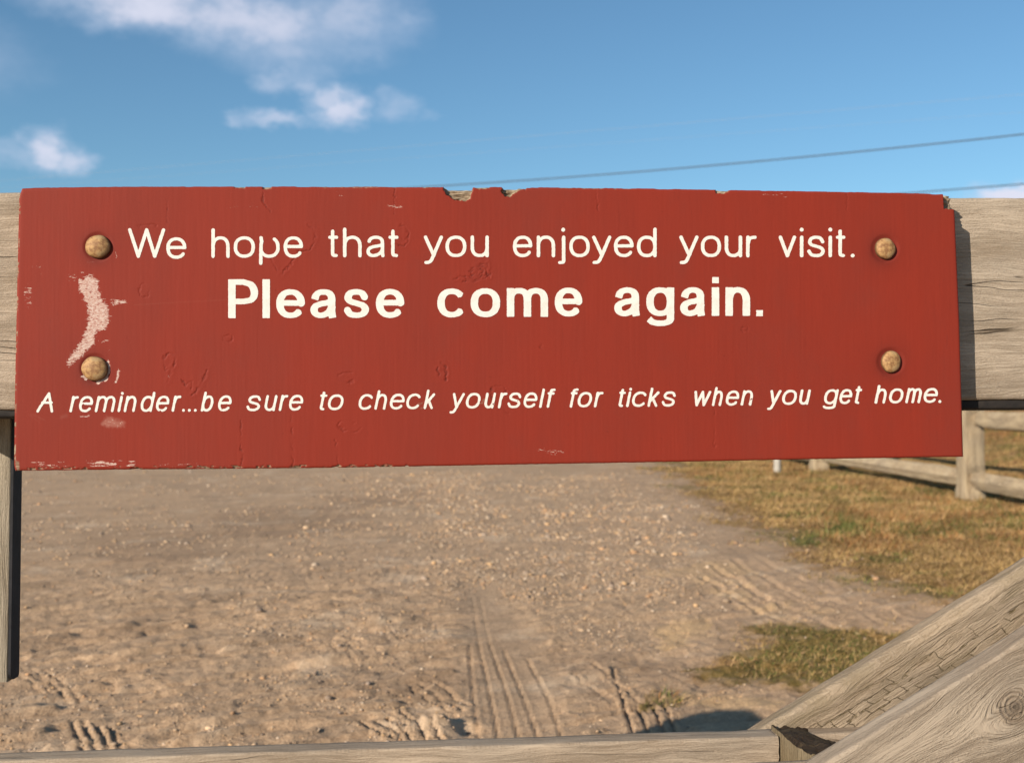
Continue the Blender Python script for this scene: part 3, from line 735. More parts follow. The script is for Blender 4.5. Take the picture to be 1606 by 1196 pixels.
def blot(dst, pts, soft=3, amp=1.0, jit=6, grow=0):
    xs_ = [p[0] for p in pts]; ys_ = [p[1] for p in pts]; ix = area(min(xs_) - 14, min(ys_) - 14, max(xs_) + 14, max(ys_) + 14)
    X_ = bx[ix] + jx[ix] * jit; Y_ = by[ix] + jy[ix] * jit
    d = poly_sdf(X_, Y_, pts) if len(pts) > 2 else seg_dist(X_, Y_, pts)
    dst[ix] = np.maximum(dst[ix], amp * sstep(-(d - grow), -soft, soft))
    return ix


def wisp(x0, y0, x1, y1, amp): # short level rub marks
    ix = area(x0, y0, x1, y1); X_, Y_ = bx[ix], by[ix]
    e = np.minimum(np.minimum(X_ - x0, x1 - X_) / max((x1 - x0) * .3, 1), np.minimum(Y_ - y0, y1 - Y_) / max((y1 - y0) * .35, 1))
    scuff[ix] = np.maximum(scuff[ix], amp * sstep(e, 0, 1) * sstep(vnoise(X_ / 16, Y_ / 2.2, 331), .38, .7))


blot(scuff, [(121, 436), (140, 430), (155, 436), (157, 458), (163, 472), (172, 478), (172, 512), (165, 519), (153, 521), (148, 541), (132, 556), (120, 566), (107, 577), (103, 567), (118, 545), (130, 527), (137, 500), (135, 478), (124, 458)], 6, .70, 11)
wisp(120, 405, 153, 438, .62); wisp(168, 460, 206, 490, .60); wisp(34, 435, 52, 492, .55); wisp(44, 412, 82, 440, .50); wisp(100, 424, 140, 452, .5)
blot(scuff, [(160, 536), (170, 533)], 2.5, .8, 5, 1); blot(scuff, [(163, 551), (172, 549)], 2.5, .7, 6)
# chipped ring round the lower left bolt
ix = area(118, 545, 200, 612); rr = np.hypot(bx[ix] - 149, by[ix] - 578); an_ = np.degrees(np.arctan2(by[ix] - 578, bx[ix] - 149))
scuff[ix] = np.maximum(scuff[ix], .95 * sstep(26 - rr + jx[ix] * 8, 0, 3) * (rr > 16) * sstep(an_, -45, -25) * sstep(95 - an_, 0, 20))
scuff[ix] = np.maximum(scuff[ix], .75 * sstep(26 - rr + jx[ix] * 8, 0, 3) * (rr > 18) * sstep(an_, 120, 130) * sstep(160 - an_, 0, 10))
blot(scuff, [(186, 577), (189, 580), (184, 600), (179, 602)], 2, .85); blot(scuff, [(181, 394), (184, 404)], 2, .8, 5, .6); blot(scuff, [(183, 420), (184, 423)], 1.5, .7)
wisp(120, 648, 145, 660, .65); wisp(36, 718, 120, 734, .52); wisp(120, 719, 230, 735, .66); wisp(230, 724, 330, 735, .42)
blot(smear, [(158, 664), (168, 653), (182, 657), (196, 661), (194, 668), (176, 671)], 3, .75, 8); blot(scuff, [(158, 664), (168, 653), (182, 657), (196, 661), (194, 668), (176, 671)], 3, .34, 8)
blot(smear, [(96, 654), (104, 651)], 4, .3, 4, 1); blot(smear, [(50, 650), (70, 658)], 3, .25, 4)
blot(smear, [(210, 478), (280, 474), (356, 470)], 1.4, .22, 1.5); blot(smear, [(45, 650), (63, 663)], 1.2, .25, 1)
blot(scuff, [(374, 433), (388, 433)], 3, .62, 6, .5); blot(scuff, [(215, 460), (225, 448)], 5, .36, 9)
blot(scuff, [(264, 588), (268, 594)], 2, .8, 5, .5); blot(scuff, [(1401, 405), (1405, 414)], 3, .62, 6); blot(bare, [(748, 424), (762, 434)], .8, .0)
blot(scuff, [(764, 428), (765, 433)], 1.5, .7, 3)
wisp(826, 700, 905, 716, .40); wisp(600, 318, 640, 330, .46); wisp(520, 298, 545, 310, .5); wisp(340, 314, 420, 330, .36); wisp(1160, 300, 1260, 312, .45)
for (x_, y_) in ((657, 633), (660, 641), (752, 632), (758, 628), (746, 635)): blot(bare, [(x_, y_), (x_ + 5, y_ - 2)], 2.2, .75, 6)
rs_ = np.random.default_rng(5)
for k in range(120):                                             # stray flecks
    fx_, fy_ = rs_.uniform(35, 1490), rs_.uniform(300, 715); blot(scuff, [(fx_, fy_), (fx_ + rs_.uniform(.5, 2.5), fy_ + .4)], 1.1, rs_.uniform(.45, .85), 2)
for k in range(70):
    fx_, fy_ = rs_.uniform(35, 1490), rs_.uniform(300, 715); blot(crack, [(fx_, fy_), (fx_ + .8, fy_ + rs_.uniform(.5, 2.5))], 1.3, rs_.uniform(.35, .7), 2)
for (x_, y_, r_) in ((154, 387, 18), (149, 578, 19), (1388, 390, 17), (1397, 567, 17)):
    ix = area(x_ - 70, y_ - 70, x_ + 70, y_ + 70); d = np.hypot(bx[ix] - x_ + 3, (by[ix] - y_) * .9 - 2)
    stain[ix] = np.maximum(stain[ix], .85 * np.exp(-np.maximum(d - r_ + 1, 0) / 9.0)); hgt_[ix] -= .0012 * sstep(r_ + 7 - np.hypot(bx[ix] - x_, by[ix] - y_), 0, 7)


def rift(pts, wdt=1.4, amp=.8, lip=0.0, jit=3.5, deep=.0007):
    lip *= .28; deep *= .7; jit = 8.0; wdt *= .85
    """a crack in the paint; with a lip where the paint curls off on one side"""
    xs_ = [p[0] for p in pts]; ys_ = [p[1] for p in pts]; ix = area(min(xs_) - 12, min(ys_) - 12, max(xs_) + 12, max(ys_) + 12)
    d = seg_dist(bx[ix] + jx[ix] * jit, by[ix] + jy[ix] * jit, pts); va_ = 1.25 * sstep(vnoise(bx[ix] / 9, by[ix] / 9, 341), .15, .8)
    crack[ix] = np.maximum(crack[ix], np.clip(amp * va_, 0, 1) * sstep(wdt - d, 0, wdt)); hgt_[ix] += -deep * va_ * sstep(wdt + .6 - d, 0, 1.2) + lip * np.exp(-((d - 3.0) / 2.2) ** 2)


def ring(cx_, cy_, rx_, ry_, a0_=0, a1_=360, rot=0, **k):
    th = np.radians(np.linspace(a0_, a1_, 22)); c, s_ = math.cos(R(rot)), math.sin(R(rot))
    rift([(cx_ + rx_ * math.cos(q) * c - ry_ * math.sin(q) * s_, cy_ + rx_ * math.cos(q) * s_ + ry_ * math.sin(q) * c) for q in th], **k)


rift([(262, 294), (262, 352)], 1.0, .6, deep=.0005); rift([(618, 294), (618, 336)], 1.0, .6); rift([(415, 294), (411, 312), (417, 322), (424, 332)], 1.1, .75, .0002)
rift([(936, 296), (937, 330)], .9, .35); rift([(1328, 302), (1329, 335)], .9, .3)
rift([(378, 660), (377, 700), (381, 718), (378, 734)], 1.1, .6); rift([(458, 650), (459, 732)], 1.0, .45); rift([(526, 690), (528, 712), (530, 732)], 1.0, .45); rift([(1120, 640), (1121, 700)], .8, .2)
ring(477, 372, 18, 22, -80, 110, 10, lip=.0004, wdt=1.3, amp=.6); rift([(462, 405), (450, 422), (440, 432)], 1.3, .6, .0004); rift([(425, 408), (432, 420), (446, 426)], 1.2, .5, .0003)
ring(629, 370, 12, 16, -110, 120, 0, lip=.0004, wdt=1.3, amp=.6); ring(634, 368, 6, 9, -60, 140, 0, wdt=1, amp=.4)
for (ra, rb, am) in ((29, 13, .5), (21, 10, .6), (13, 6.5, .7), (6, 3.2, .7)): ring(744, 428, ra, rb, -160 + ra * 3, 160 - ra, -12, wdt=1.3, amp=am, lip=.0003)
rift([(712, 438), (722, 430), (730, 434)], 1.4, .7, .0004); rift([(765, 414), (763, 425), (766, 434)], 1.8, .6, .0006)
ring(266, 566, 9, 13, 0, 360, 8, wdt=1.2, amp=.6, lip=.0003); rift([(274, 570), (266, 590), (262, 600)], 1.4, .6, .0004)
rift([(284, 595), (292, 604), (302, 596), (300, 610)], 1.1, .5, .0003); rift([(325, 580), (318, 600), (306, 616), (300, 620)], 1.3, .55, .0004)
ring(694, 582, 7, 14, -100, 200, -10, wdt=1.7, amp=.7, lip=.0006); ring(696, 586, 4, 8, -100, 200, -10, wdt=1.2, amp=.6)
ring(782, 616, 13, 11, 170, 380, 0, wdt=1.0, amp=.45); rift([(771, 606), (772, 622), (774, 634)], 1.3, .9, .0003); rift([(785, 640), (796, 648)], 1.0, .4)
rift([(848, 542), (852, 549)], 2.0, .5); ring(227, 455, 9, 10, wdt=1.2, amp=.25); ring(545, 592, 14, 7, 20, 300, 0, wdt=1.2, amp=.3, lip=.0003); ring(548, 668, 17, 8, 0, 300, 10, wdt=1.3, amp=.3, lip=.0002)
rift([(200, 528), (203, 535)], 1.6, .8); ring(1168, 517, 5, 4, wdt=1.2, amp=.3); ring(232, 357, 14, 5, 180, 360, wdt=1.3, amp=.25); ring(358, 530, 8, 5, wdt=1.2, amp=.25)
rift([(433, 455), (440, 462), (442, 468)], 1.0, .4)
for (x_, y_) in ((952, 676), (1037, 687), (891, 665), (829, 600), (768, 590), (443, 679), (1135, 557)): blot(crack, [(x_, y_), (x_ + 1, y_ + 1)], 2.4, .6, 3)


def chip(pts, depth, amt=1.0, jit=5):
    xs_ = [p[0] for p in pts]; ys_ = [p[1] for p in pts]; ix = area(min(xs_) - 8, min(ys_) - 8, max(xs_) + 8, max(ys_) + 8)
    d = poly_sdf(bx[ix] + jx[ix] * jit, by[ix] + jy[ix] * jit, pts); k = sstep(-d, -.5, 1.3)
    bare[ix] = np.maximum(bare[ix], amt * k); hgt_[ix] -= k * (depth + (fbm(bx[ix] / 14, by[ix] / 3, 351, 3) - .5) * depth * .8)


chip([(693, 280), (695, 297), (703, 306), (714, 314), (730, 315), (738, 312), (741, 296), (741, 280)], .009)
chip([(786, 280), (788, 303), (793, 309), (801, 308), (814, 299), (826, 296), (826, 280)], .007)
chip([(742, 280), (744, 295), (752, 297), (768, 295), (770, 280)], .003); chip([(366, 280), (368, 295), (384, 296), (386, 280)], .003); chip([(410, 280), (412, 296), (420, 298), (426, 294), (426, 280)], .003)
chip([(1120, 280), (1124, 302), (1134, 304), (1142, 301), (1146, 280)], .004); chip([(660, 280), (664, 295), (678, 295), (682, 280)], .002)
chip([(1479, 270), (1481, 327), (1530, 329), (1530, 270)], .011, 1.0, 2)
chip([(500, 292), (640, 292), (640, 293.6), (500, 293.6)], .001); chip([(870, 280), (870, 294), (1000, 296), (1000, 280)], .0015, .8)
# worn lower rim and left rim
ix = np.where(by > np.interp(bx, *zip(*BOT)) - 5); kk = sstep(fbm(bx[ix] / 9, by[ix] / 3, 361, 3), .60, .70) * (bx[ix] < 640); bare[ix] = np.maximum(bare[ix], kk * .9); hgt_[ix] -= kk * .002
ix = np.where((bx - edL < 3.2)); kk = sstep(fbm(bx[ix] / 3, by[ix] / 9, 363, 3), .55, .66); bare[ix] = np.maximum(bare[ix], kk * .85)
blot(bare, [(24, 722), (29, 724), (31, 736), (26, 738)], 1.5, .8, 4)
# softly rounded edges, and the faint wave of old plywood
ed = np.minimum(np.minimum(bx - edL, edR - bx), np.minimum(by - byt, byb - by)); hgt_ -= .0016 * np.exp(-np.maximum(ed, 0) / 1.3)
hgt_ += (fbm(bx / 160, by / 160, 371, 2) - .5) * .0012 + (fbm(bx / 3.0, by / 60, 373, 3) - .5) * .00012
Ub, Vb = gate(bx, by, 0.0)
V = np.stack([Ub, Vb, hgt_], -1).reshape(-1, 3); F = [grid_faces(NXB, NYB)]
ring_i = np.concatenate([np.arange(NXB), (np.arange(1, NYB) * NXB + NXB - 1), (NYB - 1) * NXB + np.arange(NXB - 2, -1, -1), np.arange(NYB - 2, 0, -1) * NXB])
nr = len(ring_i); off = len(V); back = V[ring_i].copy(); bx_r = bx.reshape(-1)[ring_i]; TH = -.042
back[:, 2] = TH; back[:, :2] *= (1 - .0006); V = np.vstack([V, back, [[0, 0, TH]]])
i = np.arange(nr); i2 = (i + 1) % nr
F.append(np.stack([ring_i[i2], ring_i[i], off + i, off + i2], -1)); F.append(np.stack([off + i2, off + i, np.full(nr, off + nr), np.full(nr, off + nr)], -1)[:, :4])
def ext(a, v=0.0): return np.concatenate([a.reshape(-1), np.full(nr + 1, v)])
# triangles of the back as a separate list, so build with from two meshes joined by index
Fq = np.vstack(F[:2]); Ft = F[2][:, :3]
me = bpy.data.meshes.new('board'); nq, nt = len(Fq), len(Ft)
me.vertices.add(len(V)); me.vertices.foreach_set('co', V.astype(np.float32).ravel()); me.loops.add(nq * 4 + nt * 3)
me.loops.foreach_set('vertex_index', np.concatenate([Fq.ravel(), Ft.ravel()]).astype(np.int32)); me.polygons.add(nq + nt)
me.polygons.foreach_set('loop_start', np.concatenate([np.arange(nq) * 4, nq * 4 + np.arange(nt) * 3]).astype(np.int32)); me.update(calc_edges=True)
me.polygons.foreach_set('use_smooth', np.concatenate([np.ones(len(F[0]), bool), np.zeros(nq + nt - len(F[0]), bool)]))
for nm, v, dfl in (('scuff', scuff, 0), ('bare', bare, .55), ('crack', crack, 0), ('stain', stain, 0), ('smear', smear, 0)):
    at = me.attributes.new(nm, 'FLOAT', 'POINT'); at.data.foreach_set('value', ext(v, dfl).astype(np.float32))
me.materials.append(M_SIGN); link('board', me, sign)

# bolts
def dome(name, px, py, rpx, h, seed):
    u, v = [float(q) for q in gate(px, py, 0)]; r = rpx * .000815
    V = []; rim = []; nr_, na = 14, 36
    for i in range(nr_):
        th = i / (nr_ - 1) * math.pi / 2; rr_ = math.sin(th); zz = h * (math.cos(th) ** .85) if i < nr_ - 1 else 0
        for k in range(na):
            a = k / na * 2 * math.pi; w_ = 1 + .03 * math.sin(a * 2 + seed) + .015 * math.sin(a * 5 + seed * 2)
            bump = (vnoise(np.array(rr_ * math.cos(a) * 3 + 9 + seed), np.array(rr_ * math.sin(a) * 3 + 9), 400) - .5) * .0006 * (1 - rr_)
            V.append((r * rr_ * w_ * math.cos(a), r * rr_ * w_ * math.sin(a), zz + float(bump))); rim.append(float(sstep(np.array(rr_), .9, 1.0)))
    for k in range(na):
        a = k / na * 2 * math.pi; V.append((r * .98 * math.cos(a), r * .98 * math.sin(a), -.004)); rim.append(1.)
    F = [(i * na + k, (i + 1) * na + k, (i + 1) * na + (k + 1) % na, i * na + (k + 1) % na) for i in range(nr_) for k in range(na)]
    o = link(name, mesh_np(name, V, F, M_RUST, True, {'rim': rim}), sign); o.location = (u, v, .0002); return o


dome('bolt', 154, 387, 18.6, .0085, 1); dome('bolt', 149, 578, 19.4, .0085, 2.3)
b3 = dome('bolt', 1388, 390, 17.2, .0075, 4.1); b4 = dome('bolt', 1397, 567, 16.6, .0065, 5.7); b4.scale = (.98, 1.08, 1)

# ------------------------------------------------------------------ lettering: pen strokes, widened and cut out
def arc(cx_, cy_, rx_, ry_, a0_, a1_, n_=None):
    n_ = n_ or max(4, int(abs(a1_ - a0_) / 9)); sg = lambda v: math.copysign(abs(v) ** .88, v)
    return [(cx_ + rx_ * sg(math.cos(R(q))), cy_ + ry_ * sg(math.sin(R(q)))) for q in np.linspace(a0_, a1_, n_ + 1)]


def smooth(P, n_=5):
    P = [P[0]] + list(P) + [P[-1]]; out = []
    for k in range(1, len(P) - 2):
        p0, p1, p2, p3 = [np.array(q) for q in P[k - 1:k + 3]]
        for t in np.linspace(0, 1, n_, endpoint=False):
            out.append(tuple(.5 * ((2 * p1) + (p2 - p0) * t + (2 * p0 - 5 * p1 + 4 * p2 - p3) * t * t + (3 * p1 - p0 - 3 * p2 + p3) * t ** 3)))
    return out + [P[-1]]


ARCH = arc(.5, .52, .5, .48, 172, 0) + [(1, 0)]
GL = {
 'o': [arc(.5, .5, .5, .5, 0, 360)],
 'e': [[(.02, .53), (1, .53)] + arc(.5, .5, .5, .5, 4, 322)],
 'h': [[(0, 0), (0, 2)], ARCH], 'n': [[(0, 0), (0, 1)], ARCH],
 'm': [[(0, 0), (0, 1)], arc(.25, .62, .25, .38, 172, 0) + [(.5, 0)], arc(.75, .62, .25, .38, 172, 0) + [(1, 0)]],
 'r': [[(0, 0), (0, 1)], smooth([(0, .55), (.12, .80), (.42, .96), (1, 1)])],
 'u': [[(0, 1), (0, .45)] + arc(.5, .45, .5, .45, 180, 352), [(1, 1), (1, 0)]],
 't': [[(0, 1), (1, 1)], [(.42, 1.75), (.42, .2)] + smooth([(.42, .2), (.5, .04), (.95, 0)])],
 'a': [arc(.49, .71, .43, .29, 168, 0) + [(.92, .7), (.92, .14), (.95, 0)], smooth([(.92, .60), (.64, .53), (.32, .48), (.08, .38), (0, .24), (.07, .08), (.28, 0), (.54, .03), (.78, .15), (.92, .34)])],
 'c': [arc(.54, .5, .54, .5, 38, 322)],
 'd': [[(1, 0), (1, 2)], arc(.5, .5, .5, .5, 0, 360)], 'b': [[(0, 0), (0, 2)], arc(.5, .5, .5, .5, 0, 360)],
 'p': [[(.02, 1), (.06, .8), (.02, .62), (0, -1)], arc(.5, .5, .5, .5, 58, -150)],
 'g': [[(1, 1), (1, -.5)] + arc(.5, -.5, .5, .5, 0, -155), arc(.5, .5, .5, .5, 0, 360)],
 'y': [[(0, 1), (.52, .02)], smooth([(1, 1), (.54, .05), (.38, -.62), (.24, -.95), (.02, -1)])],
 'j': [[(1, 1), (1, -.6)] + smooth([(1, -.6), (.85, -.95), (0, -1)]), [(.9, 1.95)]],
 'i': [[(.5, 1), (.5, 0)], [(.5, 1.97)]],
 'v': [[(0, 1), (.5, 0), (1, 1)]], 'w': [[(0, 1), (.25, 0), (.5, 1), (.75, 0), (1, 1)]], 'W': [[(0, 2), (.25, 0), (.5, 2), (.74, 0), (1, 2)]],
 'A': [[(0, 0), (.55, 2), (1, 0)], [(.2, .62), (.86, .62)]],
 's': [smooth([(.95, .76), (.8, .94), (.5, 1), (.18, .94), (.05, .76), (.17, .6), (.5, .51), (.85, .41), (.98, .23), (.82, .05), (.5, 0), (.18, .05), (0, .24)])],
 'k': [[(0, 0), (0, 2)], [(.95, 1), (0, .30)], [(.34, .56), (1, 0)]],
 'l': [[(.5, 0), (.5, 2)]], 'f': [[(.35, 0), (.35, 1.5)] + smooth([(.35, 1.5), (.5, 1.9), (1, 2)]), [(0, 1), (.95, 1)]], '.': [[(.5, 0)]],
 'P': [[(0, 0), (0, 2)], [(0, 2), (.5, 2)] + smooth([(.5, 2), (.86, 1.7), (1, .98), (.86, .68), (.5, .60)]) + [(0, .60)]],
}
ROUND = 'oecsag'


def letter(ch, x0, x1, base, xh, asc, desc, wv_, wh_, slant, parent, sq=False, holes=(), k=0):
    hw, hh_ = wv_ / 2, wh_ / 2
    xa, xb = x0 + hw, x1 - hw
    if slant:
        s_ = slant
        if ch in ROUND:
            cxm = (x0 + x1) / 2; ry_ = (xh - wh_) / 2; Rx = (x1 - x0) / 2 - hw; rx_ = math.sqrt(max(Rx * Rx - (s_ * ry_) ** 2, 1)); xa = cxm - s_ * (xh / 2) - rx_; xb = xa + 2 * rx_
        elif ch == 'y': xa = x0 + 1.4; xb = x1 - hw - s_ * xh
        elif ch == 't': xa = x0 - 1.1; xb = xa + (x1 - x0) - wv_
        elif ch == 'f': xa = x0 + hw - 2.6; xb = xa + 7.5
        elif ch in 'dlA': xb = x1 - hw - s_ * (asc if ch != 'A' else 0)
        elif ch == 'i': m_x = (x0 + x1) / 2 - s_ * asc / 2; xa = xb = m_x
        elif ch in '.': xa = xb = (x0 + x1) / 2
        else: xb = x1 - hw - s_ * (xh - 2)
        if ch == 'l': xa = xb = (x0 + x1) / 2 - s_ * asc / 2
    def mp(a, b):
        if b <= 1 and b >= 0: y_ = hh_ + b * (xh - wh_)
        elif b > 1: y_ = (xh - hh_) + (b - 1) * (asc - xh)
        else: y_ = hh_ + b * (desc)
        x_ = xa + a * (xb - xa) + slant * y_; return x_, base - y_
    bs = [[mp(*p) for p in st_] for st_ in GL[ch]]
    pts = np.array([p for st_ in bs for p in st_]); X0, Y0 = pts.min(0) - wv_ - 1.5; X1, Y1 = pts.max(0) + wv_ + 1.5
    h = .62; gx = np.arange(X0, X1, h); gy = np.arange(Y0, Y1, h); GX, GY = np.meshgrid(gx, gy)
    wob = (fbm(GX / 3.2 + k * 7, GY / 3.2, 500 + k % 50, 2) - .5) * (.8 if not sq else .8)
    wx = GX + wob * .5; wy = GY + wob * .5
    D = np.full(GX.shape, 1e3)
    for st_ in bs:
        if len(st_) == 1:
            (px_, py_) = st_[0]
            q = np.maximum(np.abs(wx - px_) - hw * (.9 if sq else .55), np.abs(wy - py_) - hw * (.82 if sq else .55)) if sq else np.hypot(wx - px_, wy - py_) - hw * 1.12
            D = np.minimum(D, q); continue
        closed = math.hypot(st_[0][0] - st_[-1][0], st_[0][1] - st_[-1][1]) < .5
        for j, ((ax, ay), (bx_, by_)) in enumerate(zip(st_[:-1], st_[1:])):
            vx, vy = bx_ - ax, by_ - ay; L_ = math.hypot(vx, vy)
            if L_ < 1e-6: continue
            ux, uy = vx / L_, vy / L_; half = hh_ + (hw - hh_) * uy * uy
            tt = (wx - ax) * ux + (wy - ay) * uy; nn = np.abs(-(wx - ax) * uy + (wy - ay) * ux)
            if sq:
                CC = hh_ * (.96 if ch not in 'ecs' else .15)
                e0 = CC if (j == 0 and not closed) else 0; e1 = CC if (j == len(st_) - 2 and not closed) else 0
                rr0 = .9
                qx = np.maximum(-e0 - tt, tt - L_ - e1) + rr0 * (e0 + e1 > 0); qy = nn - half + rr0 * (e0 + e1 > 0)
                q = np.minimum(np.maximum(qx, qy), 0) + np.hypot(np.maximum(qx, 0), np.maximum(qy, 0)) - rr0 * (e0 + e1 > 0)
                if j > 0: q = np.minimum(q, np.hypot(wx - ax, wy - ay) - half)
            else:
                tc_ = np.clip(tt, 0, L_); q = np.hypot(tt - tc_, nn) - half
            D = np.minimum(D, q)
    D = D + (vnoise(GX / 1.7 + k, GY / 1.7, 77) - .5) * .4
    for (hx, hy, hr) in holes: D = np.maximum(D, hr + (vnoise(GX / 1.5, GY / 1.5, 78) - .5) * 3.0 - np.hypot(GX - hx, GY - hy))
    # cut the outline out of the grid
    ny_, nx_ = D.shape; V = []; F = []; vid = {}
    def vert(key, x_, y_):
        if key not in vid: vid[key] = len(V); V.append((x_, y_))
        return vid[key]
    ins = D < 0
    cells = np.argwhere(ins[:-1, :-1] | ins[1:, :-1] | ins[:-1, 1:] | ins[1:, 1:])
    skirt = []
    for (j, i) in cells:
        c = [(j, i), (j, i + 1), (j + 1, i + 1), (j + 1, i)]; poly = []; cut = []
        for q in range(4):
            a_, b_ = c[q], c[(q + 1) % 4]; da, db = D[a_], D[b_]
            if da < 0: poly.append(vert(a_, gx[a_[1]], gy[a_[0]]))
            if (da < 0) != (db < 0):
                t_ = da / (da - db); v_ = vert((min(a_, b_), max(a_, b_)), gx[a_[1]] + (gx[b_[1]] - gx[a_[1]]) * t_, gy[a_[0]] + (gy[b_[0]] - gy[a_[0]]) * t_)
                poly.append(v_); cut.append((v_, da < 0))
        if len(poly) >= 3: F.append(tuple(poly[::-1]))
        if len(cut) == 2:
            a_, b_ = (cut[0][0], cut[1][0]) if cut[0][1] else (cut[1][0], cut[0][0]); skirt.append((a_, b_))
    P = np.array(V); U, Vv = gate(P[:, 0], P[:, 1], .0003)
    iu = np.clip(((P[:, 0] - 22) / 1489 * (NXB - 1)).astype(int), 0, NXB - 1)
    jt = np.clip(((np.interp(P[:, 0], *zip(*BOT)) - P[:, 1]) / (np.interp(P[:, 0], *zip(*BOT)) - np.interp(P[:, 0], *zip(*TOP))) * (NYB - 1)).astype(int), 0, NYB - 1)
    low = (fbm(P[:, 0] / 160, P[:, 1] / 160, 371, 2) - .5) * .0012
    zt = low + .00035
    top_ = np.stack([U, Vv, zt], -1); bot = top_.copy(); bot[:, 2] -= .0007; n0 = len(top_)
    F2 = F + [(a_, b_, n0 + b_, n0 + a_) for a_, b_ in skirt]
    o_ = top_.mean(0); VV_ = np.vstack([top_, bot]) - o_
    me = bpy.data.meshes.new('letter'); me.from_pydata(VV_.tolist(), [], F2); me.update(); me.materials.append(M_LET)
    o = link('letter', me, parent); o.location = o_; return o


l1 = link('text_line', None, sign, label='line reading We hope that you enjoyed your visit.')
l2 = link('text_line', None, sign, label='bold line reading Please come again.')
l3 = link('text_line', None, sign, label='slanted line reading A reminder...be sure to check yourself for ticks when you get home.')
LINE1 = [('W', 201, 259.1), ('e', 260.8, 292.3), ('h', 331.5, 360.2), ('o', 366.6, 399.8), ('p', 406.2, 438.6), ('e', 444.8, 475.3), ('t', 514.4, 530.6), ('h', 537.9, 567.2), ('a', 574.6, 604.5), ('t', 608.9, 625.1),
         ('y', 664.7, 694.8), ('o', 698.7, 731.5), ('u', 738.1, 766.6), ('e', 804.5, 835), ('n', 841.8, 870.7), ('j', 875.2, 886.7), ('o', 892.9, 925.1), ('y', 928.6, 958.9), ('e', 963, 993.9), ('d', 999.1, 1030),
         ('y', 1065.4, 1095.6), ('o', 1099.3, 1130.9), ('u', 1136.7, 1164.1), ('r', 1170.3, 1187), ('v', 1221.4, 1248.8), ('i', 1253.7, 1261.2), ('s', 1266.2, 1294.1), ('i', 1298.6, 1306), ('t', 1311, 1326), ('.', 1333.9, 1340.7)]
LINE2 = [('P', 357.9, 404.8), ('l', 411.4, 423.5), ('e', 433.2, 478.2), ('a', 486.8, 528.3), ('s', 538.5, 579.4), ('e', 589.6, 634), ('c', 685.9, 729), ('o', 738.1, 784.4), ('m', 794.9, 859.5), ('e', 870.1, 913.2), ('a', 963.4, 1004.5),
         ('g', 1013.6, 1057.4), ('a', 1066.9, 1106.8), ('i', 1115.3, 1129.2), ('n', 1137.9, 1176.5), ('.', 1185.2, 1197.7)]
LINE3 = [('A', 56.7, 83.1), ('r', 108.5, 123.9), ('e', 124.1, 145.8), ('m', 148.3, 182.4), ('i', 183.9, 194.4), ('n', 193.6, 215.6), ('d', 218.5, 244.2), ('e', 244.7, 265.4), ('r', 268.6, 284.5), ('.', 285.3, 289.5), ('.', 294, 299), ('.', 303.5, 308.2),
         ('b', 314.4, 336.4), ('e', 342.1, 363.2), ('s', 387.4, 409.5), ('u', 413.1, 435.3), ('r', 436.8, 452.2), ('e', 453.5, 475.4), ('t', 500.8, 512), ('o', 514.5, 538.7), ('c', 562.6, 584.2), ('h', 586.7, 608.6), ('e', 611.6, 634.5),
         ('c', 637.3, 659), ('k', 663.9, 683.1), ('y', 706.3, 729.6), ('o', 730.8, 753.8), ('u', 757.8, 778), ('r', 780.4, 795.9), ('s', 796.6, 817.6), ('e', 821.3, 842.7), ('l', 845.2, 854.9), ('f', 856.9, 870.1), ('f', 893, 906.2), ('o', 906.2, 928.4),
         ('r', 930.9, 946.6), ('t', 969.7, 980.2), ('i', 982.2, 990.9), ('c', 991.4, 1013.3), ('k', 1015, 1035), ('s', 1038.7, 1059.9), ('w', 1084.7, 1115.6), ('h', 1116.2, 1135.3), ('e', 1138.6, 1159.5), ('n', 1161.4, 1182.7),
         ('y', 1204.7, 1226.3), ('o', 1227.1, 1249.9), ('u', 1251.8, 1271.8), ('g', 1292.9, 1314), ('e', 1317, 1336.7), ('t', 1340.8, 1351), ('h', 1371.5, 1392.3), ('o', 1394.8, 1417), ('m', 1419.7, 1447.1), ('e', 1449, 1471), ('.', 1471.5, 1475.9)]
k = 0
for ch, a_, b_ in LINE1:
    bl_ = 404.2 if a_ < 480 else 403.2; bl_ += (1.6 if a_ < 300 and ch == 'e' else 0)
    letter(ch, a_, b_, bl_, 33.6, 46.0, 10.8, 5.4, 4.9, 0, l1, k=k); k += 1
for ch, a_, b_ in LINE2:
    bl_ = np.interp(a_, [358, 600, 900, 1200], [498.9, 498.3, 496.0, 495.2]); letter(ch, a_, b_, bl_, 45.2, 61.0, 15.5, 11.6, 8.6, 0, l2, True, k=k, holes=[(1185, 489, 1.6)] if a_ > 1185 else ()); k += 1
HO = [(661, 632, 3.6), (755, 631, 2.8), (774, 633, .8), (772, 622, 1.3), (812, 628, 0.5), (131, 634, 1.6), (229, 641, .9), (251, 645, 1.0), (1147, 628, .9), (1178, 626, 1.4), (1304, 619, 1.2), (349, 641, .8)]
for ch, a_, b_ in LINE3:
    bl_ = np.interp(a_, [57, 400, 720, 1050, 1471], [646.4, 644.4, 640.4, 637.2, 631.2]); xh_ = np.interp(a_, [57, 1471], [25.3, 23.4])
    letter(ch, a_, b_, bl_, xh_, xh_ * 1.235, 7.6, 4.0, 3.7, .205, l3, k=k, holes=[q for q in HO if a_ - 4 < q[0] < b_ + 4]); k += 1

